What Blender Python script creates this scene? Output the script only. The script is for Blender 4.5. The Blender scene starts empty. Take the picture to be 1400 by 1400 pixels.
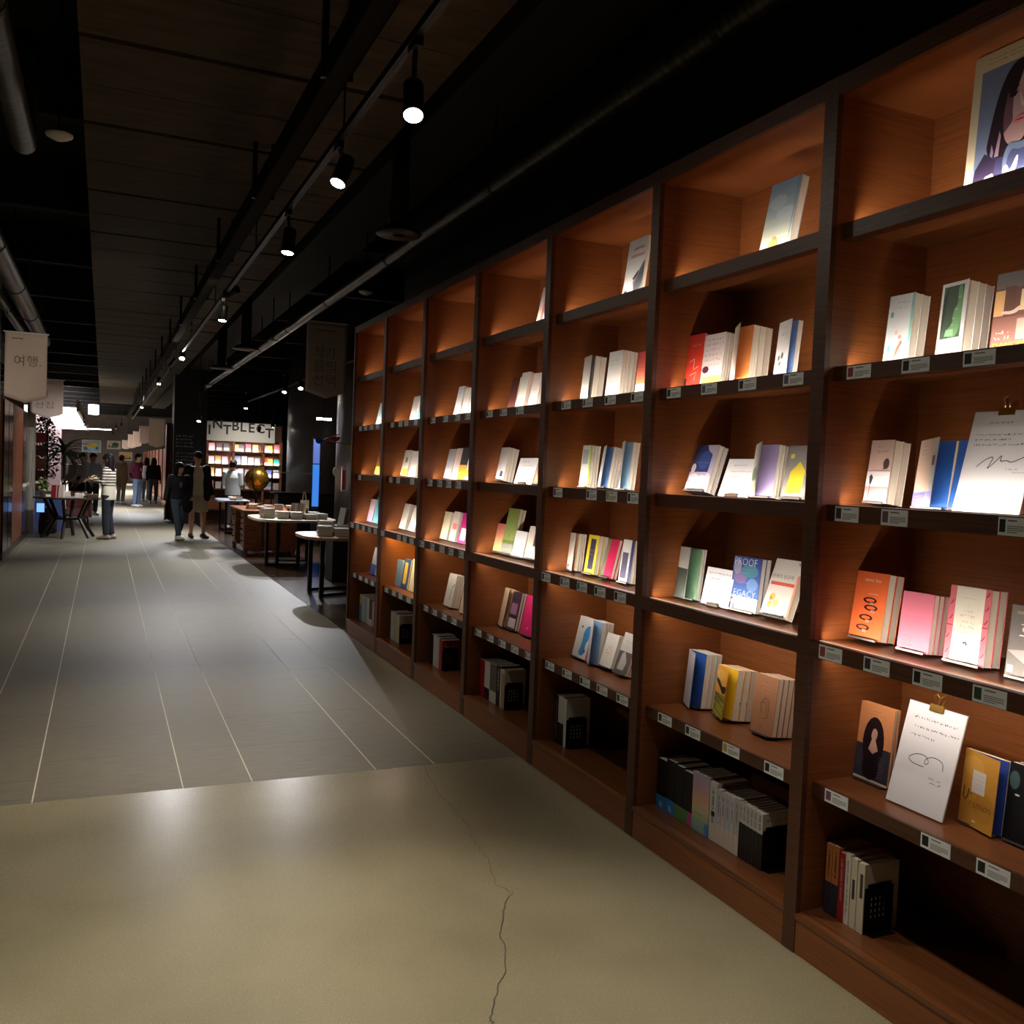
import bpy, math, random
from mathutils import Matrix, Vector
random.seed(7)
PI = math.pi
sc = bpy.context.scene
col = sc.collection

# ------------------------------------------------------------------ camera
FPX, YAW, PITCH, ROLL, CAMH = 1262.6, 0.4180, 0.0408, 0.0396, 1.6
_fw = Vector((math.sin(YAW)*math.cos(PITCH), math.cos(YAW)*math.cos(PITCH), -math.sin(PITCH)))
_r0 = Vector((math.cos(YAW), -math.sin(YAW), 0)); _u0 = _r0.cross(_fw)
CR = _r0*math.cos(ROLL) + _u0*math.sin(ROLL); CU = -_r0*math.sin(ROLL) + _u0*math.cos(ROLL); CF = _fw
CP = Vector((0, 0, CAMH))
cd = bpy.data.cameras.new('camera'); cam = bpy.data.objects.new('camera', cd); col.objects.link(cam)
cd.sensor_width = 36; cd.lens = 36*FPX/1400; cd.clip_start = .05; cd.clip_end = 300
cam.matrix_world = Matrix.Translation(CP) @ Matrix((CR, CU, -CF)).transposed().to_4x4()
sc.camera = cam

# ------------------------------------------------------------------ world, exposure, lights
w = bpy.data.worlds.new('world'); sc.world = w; w.use_nodes = True
w.node_tree.nodes['Background'].inputs[0].default_value = (1.0, .86, .66, 1)
w.node_tree.nodes['Background'].inputs[1].default_value = 0.006
vs = sc.view_settings; vs.view_transform = 'Standard'; vs.look = 'None'; vs.gamma = 1; vs.use_curve_mapping = False
vs.exposure = 0.0
sc.cycles.use_denoising = True
sc.cycles.max_bounces = 7; sc.cycles.diffuse_bounces = 4; sc.cycles.glossy_bounces = 3
sc.cycles.sample_clamp_indirect = 4
LED_UP, LED_DOWN, TRACK_W = 2.4, 1.6, 220.0
WARM = (1.0, .91, .77); LEDC = (1.0, .87, .73); COOL = (.97, .96, 1.0)

def spot(name, loc, target, watt, deg, colr, blend=.7, rad=.04, parent=None):
    l = bpy.data.lights.new(name, 'SPOT'); l.energy = watt; l.color = colr; l.spot_size = math.radians(deg)
    l.spot_blend = blend; l.shadow_soft_size = rad
    o = bpy.data.objects.new(name, l); col.objects.link(o)
    d = (Vector(target) - Vector(loc)).normalized()
    o.matrix_world = Matrix.Translation(loc) @ d.to_track_quat('-Z', 'Y').to_matrix().to_4x4()
    return o

def strip_light(name, loc, length, width, normal, watt, colr, spread, axis=(0, 1, 0)):
    l = bpy.data.lights.new(name, 'AREA'); l.shape = 'RECTANGLE'; l.size = length; l.size_y = width
    l.energy = watt; l.color = colr; l.spread = math.radians(spread)
    o = bpy.data.objects.new(name, l); col.objects.link(o)
    z = -Vector(normal).normalized(); x = Vector(axis); y = z.cross(x)
    o.matrix_world = Matrix.Translation(loc) @ Matrix((x, y, z)).transposed().to_4x4()
    return o

# ------------------------------------------------------------------ pixel helpers (a pixel gives a direction; a known plane gives the distance)
def ray(x, y): return CF + CR*((x-700)/FPX) - CU*((y-700)/FPX)
def at(x, y, ax, v):
    d = ray(x, y); return CP + d*((v-CP[ax])/d[ax])
def floor_at(x, y): return at(x, y, 2, 0)
def y_at(px, X, Z):             # world Y of the point of the line (X, *, Z) seen in column px
    k = (px-700)/FPX; v = CR - CF*k
    return (-v.x*X - v.z*(Z-CAMH))/v.y
def x_at(px, Y, Z):
    k = (px-700)/FPX; v = CR - CF*k
    return (-v.y*Y - v.z*(Z-CAMH))/v.x
def lean_solve(xt, yt, X, Y, Z):   # offsets (dX, dZ) so that (X+dX, Y, Z+dZ) is seen at (xt, yt)
    a = CR - CF*((xt-700)/FPX); b = CU + CF*((yt-700)/FPX); d = Vector((X, Y, Z-CAMH))
    A = [[a.x, a.z], [b.x, b.z]]; r = [-a.dot(d), -b.dot(d)]
    det = A[0][0]*A[1][1]-A[0][1]*A[1][0]
    return (r[0]*A[1][1]-A[0][1]*r[1])/det, (A[0][0]*r[1]-r[0]*A[1][0])/det
def height_solve(yt, X, Y, Z, lean):
    b = CU + CF*((yt-700)/FPX); d = Vector((X, Y, Z-CAMH)); s = Vector((math.sin(lean), 0, math.cos(lean)))
    return -b.dot(d)/b.dot(s)

# ------------------------------------------------------------------ materials
def lin(c):
    c = c/255.0
    return c/12.92 if c <= .04045 else ((c+.055)/1.055)**2.4
def L3(c): return (lin(c[0]), lin(c[1]), lin(c[2]), 1)
MATS = {}
def mat(c, rough=.55, metal=0, emit=0, spec=.4, key=None):
    k = (tuple(c), rough, metal, emit, spec)
    if k in MATS: return MATS[k]
    m = bpy.data.materials.new('paint'); m.use_nodes = True
    b = m.node_tree.nodes['Principled BSDF']
    b.inputs['Base Color'].default_value = L3(c); b.inputs['Roughness'].default_value = rough
    b.inputs['Metallic'].default_value = metal; b.inputs['Specular IOR Level'].default_value = spec
    if emit:
        b.inputs['Emission Color'].default_value = L3(c); b.inputs['Emission Strength'].default_value = emit
    MATS[k] = m; return m
def noise_mat(name, c1, c2, scale, rough=.5, stretch=(1, 1, 1), detail=6, bump=.0, metal=0, lo=.35, hi=.65, spec=.4, rvar=0, c3=None, s3=1.5):
    m = bpy.data.materials.new(name); m.use_nodes = True; nt = m.node_tree; N = nt.nodes; K = nt.links
    b = N['Principled BSDF']; tc = N.new('ShaderNodeTexCoord'); mp = N.new('ShaderNodeMapping')
    mp.inputs['Scale'].default_value = stretch; geo = N.new('ShaderNodeNewGeometry'); K.new(geo.outputs['Position'], mp.inputs['Vector'])
    n = N.new('ShaderNodeTexNoise'); n.inputs['Scale'].default_value = scale; n.inputs['Detail'].default_value = detail
    K.new(mp.outputs[0], n.inputs['Vector'])
    r = N.new('ShaderNodeValToRGB'); r.color_ramp.elements[0].position = lo; r.color_ramp.elements[1].position = hi
    r.color_ramp.elements[0].color = L3(c1); r.color_ramp.elements[1].color = L3(c2)
    K.new(n.outputs['Fac'], r.inputs[0]); out = r.outputs[0]
    if c3 is not None:
        n2 = N.new('ShaderNodeTexNoise'); n2.inputs['Scale'].default_value = s3; n2.inputs['Detail'].default_value = 3
        K.new(geo.outputs['Position'], n2.inputs['Vector'])
        r2 = N.new('ShaderNodeValToRGB'); r2.color_ramp.elements[0].position = .42; r2.color_ramp.elements[1].position = .68
        mx = N.new('ShaderNodeMixRGB'); mx.inputs[2].default_value = L3(c3)
        K.new(n2.outputs['Fac'], r2.inputs[0]); K.new(r2.outputs[0], mx.inputs[0]); K.new(out, mx.inputs[1]); out = mx.outputs[0]
    K.new(out, b.inputs['Base Color'])
    b.inputs['Roughness'].default_value = rough; b.inputs['Metallic'].default_value = metal
    b.inputs['Specular IOR Level'].default_value = spec
    if rvar:
        mr = N.new('ShaderNodeMapRange'); mr.inputs[3].default_value = rough-rvar; mr.inputs[4].default_value = rough+rvar
        K.new(n.outputs['Fac'], mr.inputs[0]); K.new(mr.outputs[0], b.inputs['Roughness'])
    if bump:
        bp = N.new('ShaderNodeBump'); bp.inputs['Strength'].default_value = bump; bp.inputs['Distance'].default_value = .01
        K.new(n.outputs['Fac'], bp.inputs['Height']); K.new(bp.outputs[0], b.inputs['Normal'])
    return m
M = {}
M['wood'] = noise_mat('walnut_veneer', (112, 63, 31), (144, 84, 42), 3.0, .42, (1.6, 1.6, 70), 7, .05, lo=.25, hi=.75)
M['wood_edge'] = noise_mat('walnut_edge', (70, 39, 22), (90, 52, 30), 3.0, .45, (1.2, 1.2, 40), 6, .03)
M['wood_shelf'] = noise_mat('walnut_shelf', (96, 55, 30), (122, 73, 41), 2.5, .30, (30, 1.0, 30), 6, .02)
M['desk_wood'] = noise_mat('desk_wood', (110, 62, 34), (160, 98, 58), 4, .4, (1, 1, 14), 6, .05)
M['dark_wood'] = noise_mat('dark_wood', (38, 26, 18), (60, 42, 28), 4, .45, (1, 1, 10), 5, .03)
M['orange_wood'] = noise_mat('orange_wood', (150, 84, 34), (190, 116, 52), 4, .45, (9, 9, 1), 5, .03)
M['brown_panel'] = noise_mat('brown_panel', (88, 44, 22), (118, 62, 32), 4, .35, (6, 6, .7), 5, .03)
M['plank'] = noise_mat('floor_plank', (46, 33, 24), (72, 52, 38), 3, .22, (3, 14, 1), 6, .02, rvar=.06)
M['concrete'] = noise_mat('polished_concrete', (130, 122, 98), (140, 132, 107), 170, .27, (1, 1, 1), 5, .0, lo=.3, hi=.7, rvar=.02, c3=(118, 110, 87), s3=1.1)
M['stone'] = noise_mat('floor_stone', (86, 80, 65), (110, 103, 85), 9, .50, (1.0, 4.0, 1), 8, .05, lo=.25, hi=.75, rvar=.06)
M['grout'] = mat((196, 190, 172), .8)
M['black_metal'] = mat((16, 15, 15), .45, .3)
M['dark_steel'] = mat((34, 30, 27), .5, .3)
M['ceiling'] = mat((20, 17, 13), .9)
M['raft'] = noise_mat('ceiling_raft', (58, 46, 27), (76, 62, 38), 3, .85, (1, 6, 1), 4, .02)
M['duct'] = noise_mat('duct_steel', (48, 44, 37), (88, 82, 70), 5, .38, (1, 6, 1), 3, .05, metal=.7)
M['steel'] = noise_mat('column_steel', (150, 146, 134), (196, 190, 176), 3, .3, (20, 20, 1), 3, .02, metal=.35)
M['column'] = mat((92, 90, 94), .36, .0)
M['column_blue'] = M['column']
M['black_wall'] = mat((26, 24, 23), .6)
M['grey_wall'] = noise_mat('grey_wall', (120, 108, 98), (134, 121, 110), 2, .7)
M['pale_wall'] = mat((196, 172, 172), .7)
M['page'] = noise_mat('page_edges', (222, 213, 196), (238, 230, 214), 4, .7, (220, 220, .6), 3, 0)
M['white'] = mat((232, 230, 228), .5)
M['card'] = mat((232, 236, 238), .45)
M['banner'] = noise_mat('banner_cloth', (216, 192, 176), (222, 199, 183), 140, .85, (1, 1, 1), 4, .05)
M['ink'] = mat((30, 27, 26), .6)
M['greyink'] = mat((120, 112, 108), .6)
M['led'] = mat((235, 225, 215), .15, 0, .5)
M['lens'] = mat((255, 246, 228), .3, 0, 220.0)
M['panel_light'] = mat((255, 250, 255), .4, 0, 7.0)
M['gold'] = noise_mat('aged_gold', (150, 108, 34), (206, 156, 62), 4, .28, (1, 1, 1), 4, .02, metal=.85)
M['brass'] = mat((176, 138, 70), .3, .9)
M['leaf'] = noise_mat('leaf_green', (52, 84, 40), (104, 138, 70), 6, .5)
M['leaf_dark'] = noise_mat('leaf_dark', (26, 44, 26), (58, 82, 46), 6, .5)
M['skin'] = mat((205, 158, 132), .55)

# ------------------------------------------------------------------ mesh builder
class MB:
    def __init__(s): s.v = []; s.f = []; s.m = []; s.ms = []
    def mi(s, m):
        if m not in s.ms: s.ms.append(m)
        return s.ms.index(m)
    def add(s, vs, fs, m, T=None):
        o = len(s.v); i = s.mi(m)
        s.v += [tuple(T @ Vector(v)) if T is not None else tuple(v) for v in vs]
        for f in fs: s.f.append([a+o for a in f]); s.m.append(i)
        return s
    def box(s, a, b, m, T=None):
        x0, y0, z0 = [min(p, q) for p, q in zip(a, b)]; x1, y1, z1 = [max(p, q) for p, q in zip(a, b)]
        vs = [(x0,y0,z0),(x1,y0,z0),(x1,y1,z0),(x0,y1,z0),(x0,y0,z1),(x1,y0,z1),(x1,y1,z1),(x0,y1,z1)]
        return s.add(vs, [(0,3,2,1),(4,5,6,7),(0,1,5,4),(1,2,6,5),(2,3,7,6),(3,0,4,7)], m, T)
    def bevbox(s, a, b, m, r=.004, T=None):     # box with chamfered edges
        x0, y0, z0 = [min(p, q) for p, q in zip(a, b)]; x1, y1, z1 = [max(p, q) for p, q in zip(a, b)]
        vs = []; 
        for z, k in ((z0, r), (z0+r, 0), (z1-r, 0), (z1, r)):
            for (x, y, dx, dy) in ((x0,y0,1,1),(x1,y0,-1,1),(x1,y1,-1,-1),(x0,y1,1,-1)):
                if k: vs += [(x+dx*r, y+dy*r, z)]*2
                else:
                    p, q = (x+dx*r, y, z), (x, y+dy*r, z)
                    vs += [q, p] if dx*dy > 0 else [p, q]
        fs = []
        for l in range(3):
            for i in range(8):
                j = (i+1) % 8; fs.append((l*8+i, l*8+j, l*8+8+j, l*8+8+i))
        fs.append((0, 6, 4, 2)); fs.append((24, 26, 28, 30))
        return s.add(vs, fs, m, T)
    def prism(s, poly, z0, z1, m, T=None):      # polygon in xy extruded in z
        n = len(poly); vs = [(x, y, z0) for x, y in poly] + [(x, y, z1) for x, y in poly]
        return s.add(vs, [tuple(range(n-1, -1, -1)), tuple(range(n, 2*n))] + [(i, (i+1) % n, n+(i+1) % n, n+i) for i in range(n)], m, T)
    def tube(s, pts, rad, m, seg=8, caps=True, round_end=False, T=None, flat=(1, 1)):
        pts = [Vector(p) for p in pts]; rad = list(rad) if hasattr(rad, '__len__') else [rad]*len(pts)
        if round_end:
            d0 = (pts[0]-pts[1]).normalized(); d1 = (pts[-1]-pts[-2]).normalized(); a, b = rad[0], rad[-1]
            pts = [pts[0]+d0*a*.9, pts[0]+d0*a*.55] + pts + [pts[-1]+d1*b*.55, pts[-1]+d1*b*.9]
            rad = [a*.4, a*.82] + rad + [b*.82, b*.4]
        vs = []; n = len(pts); ref = None
        for i, p in enumerate(pts):
            d = (pts[min(i+1, n-1)]-pts[max(i-1, 0)]).normalized()
            if ref is None: ref = Vector((1, 0, 0)) if abs(d.x) < .8 else Vector((0, 1, 0))
            x = (ref - d*ref.dot(d)).normalized(); y = d.cross(x); ref = x
            for k in range(seg):
                t = 2*PI*k/seg; vs.append(p + (x*math.cos(t)*flat[0] + y*math.sin(t)*flat[1])*rad[i])
        fs = [(i*seg+k, i*seg+(k+1) % seg, (i+1)*seg+(k+1) % seg, (i+1)*seg+k) for i in range(n-1) for k in range(seg)]
        if caps: fs += [tuple(range(seg-1, -1, -1)), tuple(range((n-1)*seg, n*seg))]
        return s.add(vs, fs, m, T)
    def lathe(s, prof, m, seg=16, c=(0, 0, 0), T=None, sx=1, sy=1):
        vs = [(c[0]+r*sx*math.cos(2*PI*k/seg), c[1]+r*sy*math.sin(2*PI*k/seg), c[2]+z) for r, z in prof for k in range(seg)]
        n = len(prof)
        fs = [(i*seg+k, i*seg+(k+1) % seg, (i+1)*seg+(k+1) % seg, (i+1)*seg+k) for i in range(n-1) for k in range(seg)]
        fs += [tuple(range(seg-1, -1, -1)), tuple(range((n-1)*seg, n*seg))]
        return s.add(vs, fs, m, T)
    def loft(s, rings, m, seg=14, T=None):       # rings: (cx, cy, cz, rx, ry)
        vs = [(cx+rx*math.cos(2*PI*k/seg), cy+ry*math.sin(2*PI*k/seg), cz) for cx, cy, cz, rx, ry in rings for k in range(seg)]
        n = len(rings)
        fs = [(i*seg+k, i*seg+(k+1) % seg, (i+1)*seg+(k+1) % seg, (i+1)*seg+k) for i in range(n-1) for k in range(seg)]
        fs += [tuple(range(seg-1, -1, -1)), tuple(range((n-1)*seg, n*seg))]
        return s.add(vs, fs, m, T)
    def ball(s, c, r, m, seg=12, T=None):
        r = r if hasattr(r, '__len__') else (r, r, r); n = seg//2+1
        return s.loft([(c[0], c[1], c[2]-r[2]*math.cos(PI*(i+.15)/(n-.7)), max(.02, math.sin(PI*(i+.15)/(n-.7)))*r[0], max(.02, math.sin(PI*(i+.15)/(n-.7)))*r[1]) for i in range(n)], m, seg, T)
    def mesh(s, name, smooth=False):
        me = bpy.data.meshes.new(name); me.from_pydata(s.v, [], s.f)
        for m in s.ms: me.materials.append(m)
        me.polygons.foreach_set('material_index', s.m)
        if smooth: me.polygons.foreach_set('use_smooth', [True]*len(me.polygons))
        me.update(); return me
    def build(s, name, parent=None, loc=(0, 0, 0), smooth=False):
        return link(name, s.mesh(name, smooth), parent, loc)

def link(name, me, parent=None, loc=(0, 0, 0)):
    o = bpy.data.objects.new(name, me); col.objects.link(o); o.location = loc
    if parent is not None: o.parent = parent
    return o
def tag(o, label, cat, group=None):
    o['label'] = label; o['category'] = cat
    if group: o['group'] = group
    return o
def thing(name, label, cat, loc=(0, 0, 0), rz=0, group=None):
    o = bpy.data.objects.new(name, None); col.objects.link(o); o.location = loc; o.rotation_euler = (0, 0, rz)
    o.empty_display_size = .05
    return tag(o, label, cat, group)
def struct(name, b, parent=None, loc=(0, 0, 0)):
    o = b.build(name, parent, loc)
    if parent is None: o['kind'] = 'structure'
    return o

_tc = {}
def text_geo(s, thin=0.0):
    k = (s, thin)
    if k in _tc: return _tc[k]
    cu = bpy.data.curves.new('t', 'FONT'); cu.body = s; cu.size = 1; cu.resolution_u = 2; cu.offset = -thin
    cu.dimensions = '2D'; cu.fill_mode = 'BOTH'
    ob = bpy.data.objects.new('t', cu); col.objects.link(ob)
    dg = bpy.context.evaluated_depsgraph_get(); ev = ob.evaluated_get(dg); me = ev.to_mesh()
    vs = [tuple(v.co) for v in me.vertices]; fs = [tuple(p.vertices) for p in me.polygons]
    ev.to_mesh_clear(); bpy.data.objects.remove(ob); bpy.data.curves.remove(cu)
    if vs:
        x0 = min(v[0] for v in vs); x1 = max(v[0] for v in vs); y0 = min(v[1] for v in vs); y1 = max(v[1] for v in vs)
    else: x0 = y0 = 0; x1 = y1 = 1
    _tc[k] = (vs, fs, x0, y0, x1, y1); return _tc[k]
def put_text(b, s, cx, cy, height, m, T, thin=0.0, width=None, z=0):
    """text centred on (cx, cy) of the plane T (x right, y up, z out); height/width of its ink"""
    vs, fs, x0, y0, x1, y1 = text_geo(s, thin)
    k = height/max(y1-y0, .01); kx = width/max(x1-x0, .01) if width else k
    b.add([((v[0]-(x0+x1)/2)*kx+cx, (v[1]-(y0+y1)/2)*k+cy, z) for v in vs], fs, m, T)
def ribbon(b, pts, wd, m, T=None, z=0):
    """flat ink stroke of width wd through 2-D points"""
    P = [Vector((p[0], p[1])) for p in pts]; vs = []
    for i, p in enumerate(P):
        d = P[min(i+1, len(P)-1)] - P[max(i-1, 0)]
        n = Vector((-d.y, d.x)).normalized()*wd/2 if d.length > 1e-9 else Vector((0, wd/2))
        vs += [(p.x+n.x, p.y+n.y, z), (p.x-n.x, p.y-n.y, z)]
    b.add(vs, [(2*i+1, 2*i+3, 2*i+2, 2*i) for i in range(len(P)-1)], m, T)
def scribble(b, x0, x1, y, h, m, T, rnd, wd, z=0):
    """a line of illegible handwriting: small groups of strokes"""
    x = x0
    while x < x1-h*.5:
        for _ in range(rnd.randint(2, 4)):
            if x > x1-h*.5: break
            pts = [(x+rnd.random()*h*.7, y+(rnd.random()-.5)*h) for _ in range(rnd.randint(3, 5))]
            pts.sort(key=lambda p: p[0] + rnd.random()*h*.4)
            ribbon(b, pts, wd, m, T, z); x += h*.95
        x += h*.7

# ================================================================== STRUCTURE
D, DEP, Y6, BW, PW = 2.194, .457, 2.478, 1.064, .055     # bookcase front plane, depth, a bay line, bay pitch, post width
TOPZ, LV = 2.896, [2.476, 2.001, 1.539, 1.078, .591, .139]   # underside of top, shelf top levels (six rows)
TH = [.052, .047, .054, .051, .047]
REC = .046
JY = 4.71
# concrete slab in front
b = MB(); b.box((-4, -3, -.12), (D+.5, JY, 0), M['concrete']); slab = struct('floor', b)
cr = [(580,1048),(598,1082),(625,1110),(640,1128),(648,1150),(661,1166),(668,1178),(676,1208),(702,1221),(690,1236),(688,1256),(684,1275),(690,1290),(692,1328),(680,1350),(676,1372),(669,1392),(673,1400),(668,1425),(672,1450)]
pts = []
for i, p in enumerate(cr):
    q = floor_at(*p); pts.append((q.x, q.y))
    if i < len(cr)-1:
        r_ = floor_at(*cr[i+1])
        for k in (1, 2, 3):
            t = k/4; pts.append((q.x+(r_.x-q.x)*t+random.uniform(-.008, .008), q.y+(r_.y-q.y)*t))
b = MB()
for i in range(len(pts)-1):
    ribbon(b, pts[i:i+2], .0016+.0016*min(1, i/40)+random.random()*.0012, M['ink'], None, .0006)
struct('floor_crack', b, slab)
q1, q2 = floor_at(700, 1222), floor_at(742, 1203)
b = MB(); ribbon(b, [(q1.x, q1.y), (q1.x+.05, q1.y+.01), (q2.x, q2.y)], .0012, M['greyink'], None, .0006); struct('floor_crack', b, slab)
# stone tiles: alternating narrow and wide columns, light joints
b = MB(); b.box((-4, JY, -.12), (D, 76, -.0007), M['grout']); stone = struct('floor', b)
XL = [-1.92, -1.59, -1.26, -.6, -.27, .39, .72, 1.36, 1.69, D]
gap = .006; TILE = {}
def tile(x0, x1, y0, y1):
    k = (round(x1-x0, 3), round(y1-y0, 3))
    if k not in TILE:
        t = MB(); t.box((gap/2, .0008, -.0006), (k[0]-gap/2, k[1]-.0008, 0), M['stone']); TILE[k] = t.mesh('stone_tile')
    link('stone_tile', TILE[k], stone, (x0, y0, 0))
rt = random.Random(3)
for i in range(2, len(XL)-1):
    y = JY; first = [.62, .32, .62, .64, .62, .62, .30, .62][i-2] if i-2 < 8 else .6
    while y < 17:
        ln = first if y == JY else rt.choice([1.28, .96, .64, 1.28])
        y1 = min(y+ln, 17); tile(XL[i], XL[i+1], y, y1); y = y1
m = M['stone'].copy(); m.name = 'floor_stone_far'          # joints too fine to pick apart: in the material
nt = m.node_tree; bs = nt.nodes['Principled BSDF']; src = bs.inputs['Base Color'].links[0].from_socket
geo = nt.nodes.new('ShaderNodeNewGeometry'); sp = nt.nodes.new('ShaderNodeSeparateXYZ'); nt.links.new(geo.outputs['Position'], sp.inputs[0])
w1 = nt.nodes.new('ShaderNodeMath'); w1.operation = 'PINGPONG'; w1.inputs[1].default_value = .49
a1 = nt.nodes.new('ShaderNodeMath'); a1.operation = 'ADD'; a1.inputs[1].default_value = 10.07
nt.links.new(sp.outputs[0], a1.inputs[0]); nt.links.new(a1.outputs[0], w1.inputs[0])
lt = nt.nodes.new('ShaderNodeMath'); lt.operation = 'LESS_THAN'; lt.inputs[1].default_value = .004; nt.links.new(w1.outputs[0], lt.inputs[0])
mx = nt.nodes.new('ShaderNodeMixRGB'); mx.inputs[2].default_value = L3((158, 154, 138)); nt.links.new(lt.outputs[0], mx.inputs[0]); nt.links.new(src, mx.inputs[1]); nt.links.new(mx.outputs[0], bs.inputs['Base Color'])
b = MB(); b.box((-1.92, 17, -.0006), (D, 76, 0), m); struct('far_paving', b, stone)
b = MB(); b.box((-4, JY, -.0006), (-1.262, 17, 0), M['stone']); struct('edge_paving', b, stone)
# dark wooden floor beside the aisle
b = MB(); b.box((D+.004, 8.86, -.12), (12, 76, -.010), M['ink']); wf = struct('floor', b)
pm = {}
for i in range(11):
    y = 8.86 - (i*.37 % 1.2)
    while y < 26:
        y0 = max(y, 8.865); y1 = min(y+1.8, 26); k = round(y1-y0, 3)
        if k > .05:
            if k not in pm: t = MB(); t.box((0, 0, -.0105), (.296, k-.004, -.0004), M['plank']); pm[k] = t.mesh('floor_plank')
            link('floor_plank', pm[k], wf, (D+.006+i*.3, y0, 0))
        y += 1.8
b = MB(); b.box((D+.006, 26.004, -.0105), (12, 76, -.0004), M['plank']); b.box((D+3.31, 8.865, -.0105), (12, 26, -.0004), M['plank']); struct('far_planking', b, wf)
# shell
b = MB(); b.box((-6, -3, 4.7), (12, 78, 4.9), M['ceiling']); ceil_ = struct('ceiling', b)
b = MB(); b.box((D+DEP+.03, -3, -.12), (D+DEP+.2, 8.86, 4.7), M['black_wall']); struct('wall_right', b)
b = MB(); b.box((-4.2, -3, -.12), (-4, 14.6, 4.7), M['black_wall']); struct('wall_left', b)
b = MB(); b.box((-4, -3.2, -.12), (D+.6, -3, 4.7), M['black_wall']); struct('wall_back', b)
b = MB(); b.box((12, 8.86, -.12), (12.2, 78, 4.7), M['black_wall']); struct('wall_far_side', b)
b = MB(); b.box((-6, 72, -.12), (12, 72.3, 4.7), M['grey_wall']); struct('wall_far', b)
b = MB(); b.box((-6.2, 14.6, -.12), (-6, 72, 4.7), M['pale_wall']); struct('wall_left', b)
b = MB(); b.box((-6, 14.4, -.12), (-4, 14.6, 4.7), M['black_wall']); struct('wall_left', b)
# ceiling raft: flat boards with dark gaps between
RZ = 3.8
ys = [1.2, 2.6, 4.0, 5.43, 6.8, 8.47, 10.0, 11.5, 13.2, 15.05]
while ys[-1] < 40: ys.append(ys[-1]+1.5)
for y0, y1 in zip(ys[:-1], ys[1:]):
    b = MB(); b.box((-.16, y0+.03, RZ), (1.72, y1-.03, RZ+.05), M['raft'])
    yy = (y0+y1)/2; b.box((-.14, yy-.005, RZ-.003), (1.70, yy+.005, RZ), M['raft'])
    struct('ceiling_board', b, ceil_)
b = MB()
for x in (0, .8, 1.6): b.box((x-.03, 1, RZ+.05), (x+.03, 40, RZ+.12), M['black_metal'])
struct('ceiling_batten', b, ceil_)
b = MB()
for y in range(2, 60, 3): b.box((-6, y, 4.2), (12, y+.14, 4.7), M['ceiling'])
struct('ceiling_rib', b, ceil_)
b = MB(); b.box((1.95, 1, 3.95), (2.5, 45, 4.7), mat((34, 29, 22), .9)); struct('ceiling_beam', b, ceil_)
b = MB(); b.box((-2.6, 1, 4.1), (-2.1, 45, 4.7), mat((34, 29, 22), .9)); struct('ceiling_beam', b, ceil_)

# ================================================================== BOOKCASE
BAYNAME = {7: 'portrait poster bay', 6: 'bay beside poster bay', 5: 'third bay from poster', 4: 'fourth bay from poster', 3: 'fifth bay from poster',
           2: 'sixth bay from poster', 1: 'end bay by banner'}
ROWN = ['', 'top shelf', 'second shelf', 'third shelf', 'fourth shelf', 'fifth shelf', 'bottom shelf']
ORD = {7: 'holding the portrait poster', 6: 'second from the portrait poster', 5: 'third from the portrait poster', 4: 'fourth from the portrait poster',
       3: 'fifth from the portrait poster', 2: 'sixth from the portrait poster, lit yellow low down', 1: 'at the end beside the hanging banner'}
CARDS = {(7,2): [(1158,1195),(1233,1275),(1317,1366)], (7,3): [(1142,1178),(1205,1245),(1365,1403)], (7,4): [(1120,1155),(1181,1222),(1248,1293),(1330,1382)], (7,5): [(1128,1163),(1259,1304),(1335,1387)],
 (6,2): [(912,932),(959,983),(1010,1036),(1071,1100)], (6,5): [(900,920),(937,960),(988,1014),(1045,1074)],
 (5,2): [(768,781),(797,811),(827,845),(863,880)], (5,3): [(757,772),(802,819),(829,848),(858,873)], (5,4): [(741,754),(766,780),(789,804),(813,830),(840,858)], (5,5): [(746,759),(769,783),(793,808),(816,833),(843,861)],
 (4,2): [(665,675),(684,695),(706,717)], (4,5): [(650,659),(666,676),(682,692),(699,711),(718,726)],
 (3,2): [(589,596),(606,614),(622,630),(636,644)], (3,3): [(585,593),(598,607),(610,620),(623,632)], (3,4): [(574,581),(588,594),(601,608),(613,620),(627,634)], (3,5): [(579,586),(591,599),(604,612),(617,625)],
 (2,2): [(534,541),(545,551),(553,560),(566,571)], (2,3): [(532,538),(542,548),(561,568)], (2,4): [(521,527),(543,548),(551,556),(560,566)], (2,5): [(526,532),(536,542),(545,552),(556,562)],
 (1,2): [(491,496),(498,504),(506,512),(514,520)], (1,3): [(490,495)], (1,4): [(480,484),(487,492),(495,500),(503,508),(511,516)], (1,5): [(483,488),(491,496),(499,504),(507,511)]}
THUMB = [(60,52,66),(94,104,120),(150,60,60),(40,70,50),(30,28,30),(190,170,90),(120,80,110)]
W_, WE, WS = M['wood'], M['wood_edge'], M['wood_shelf']
PARTM = {}
BAYS = {}
def pmesh(key, fn):
    if key not in PARTM:
        b = MB(); fn(b); PARTM[key] = b.mesh(key)
    return PARTM[key]
IW = BW-PW                                   # clear width
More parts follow.
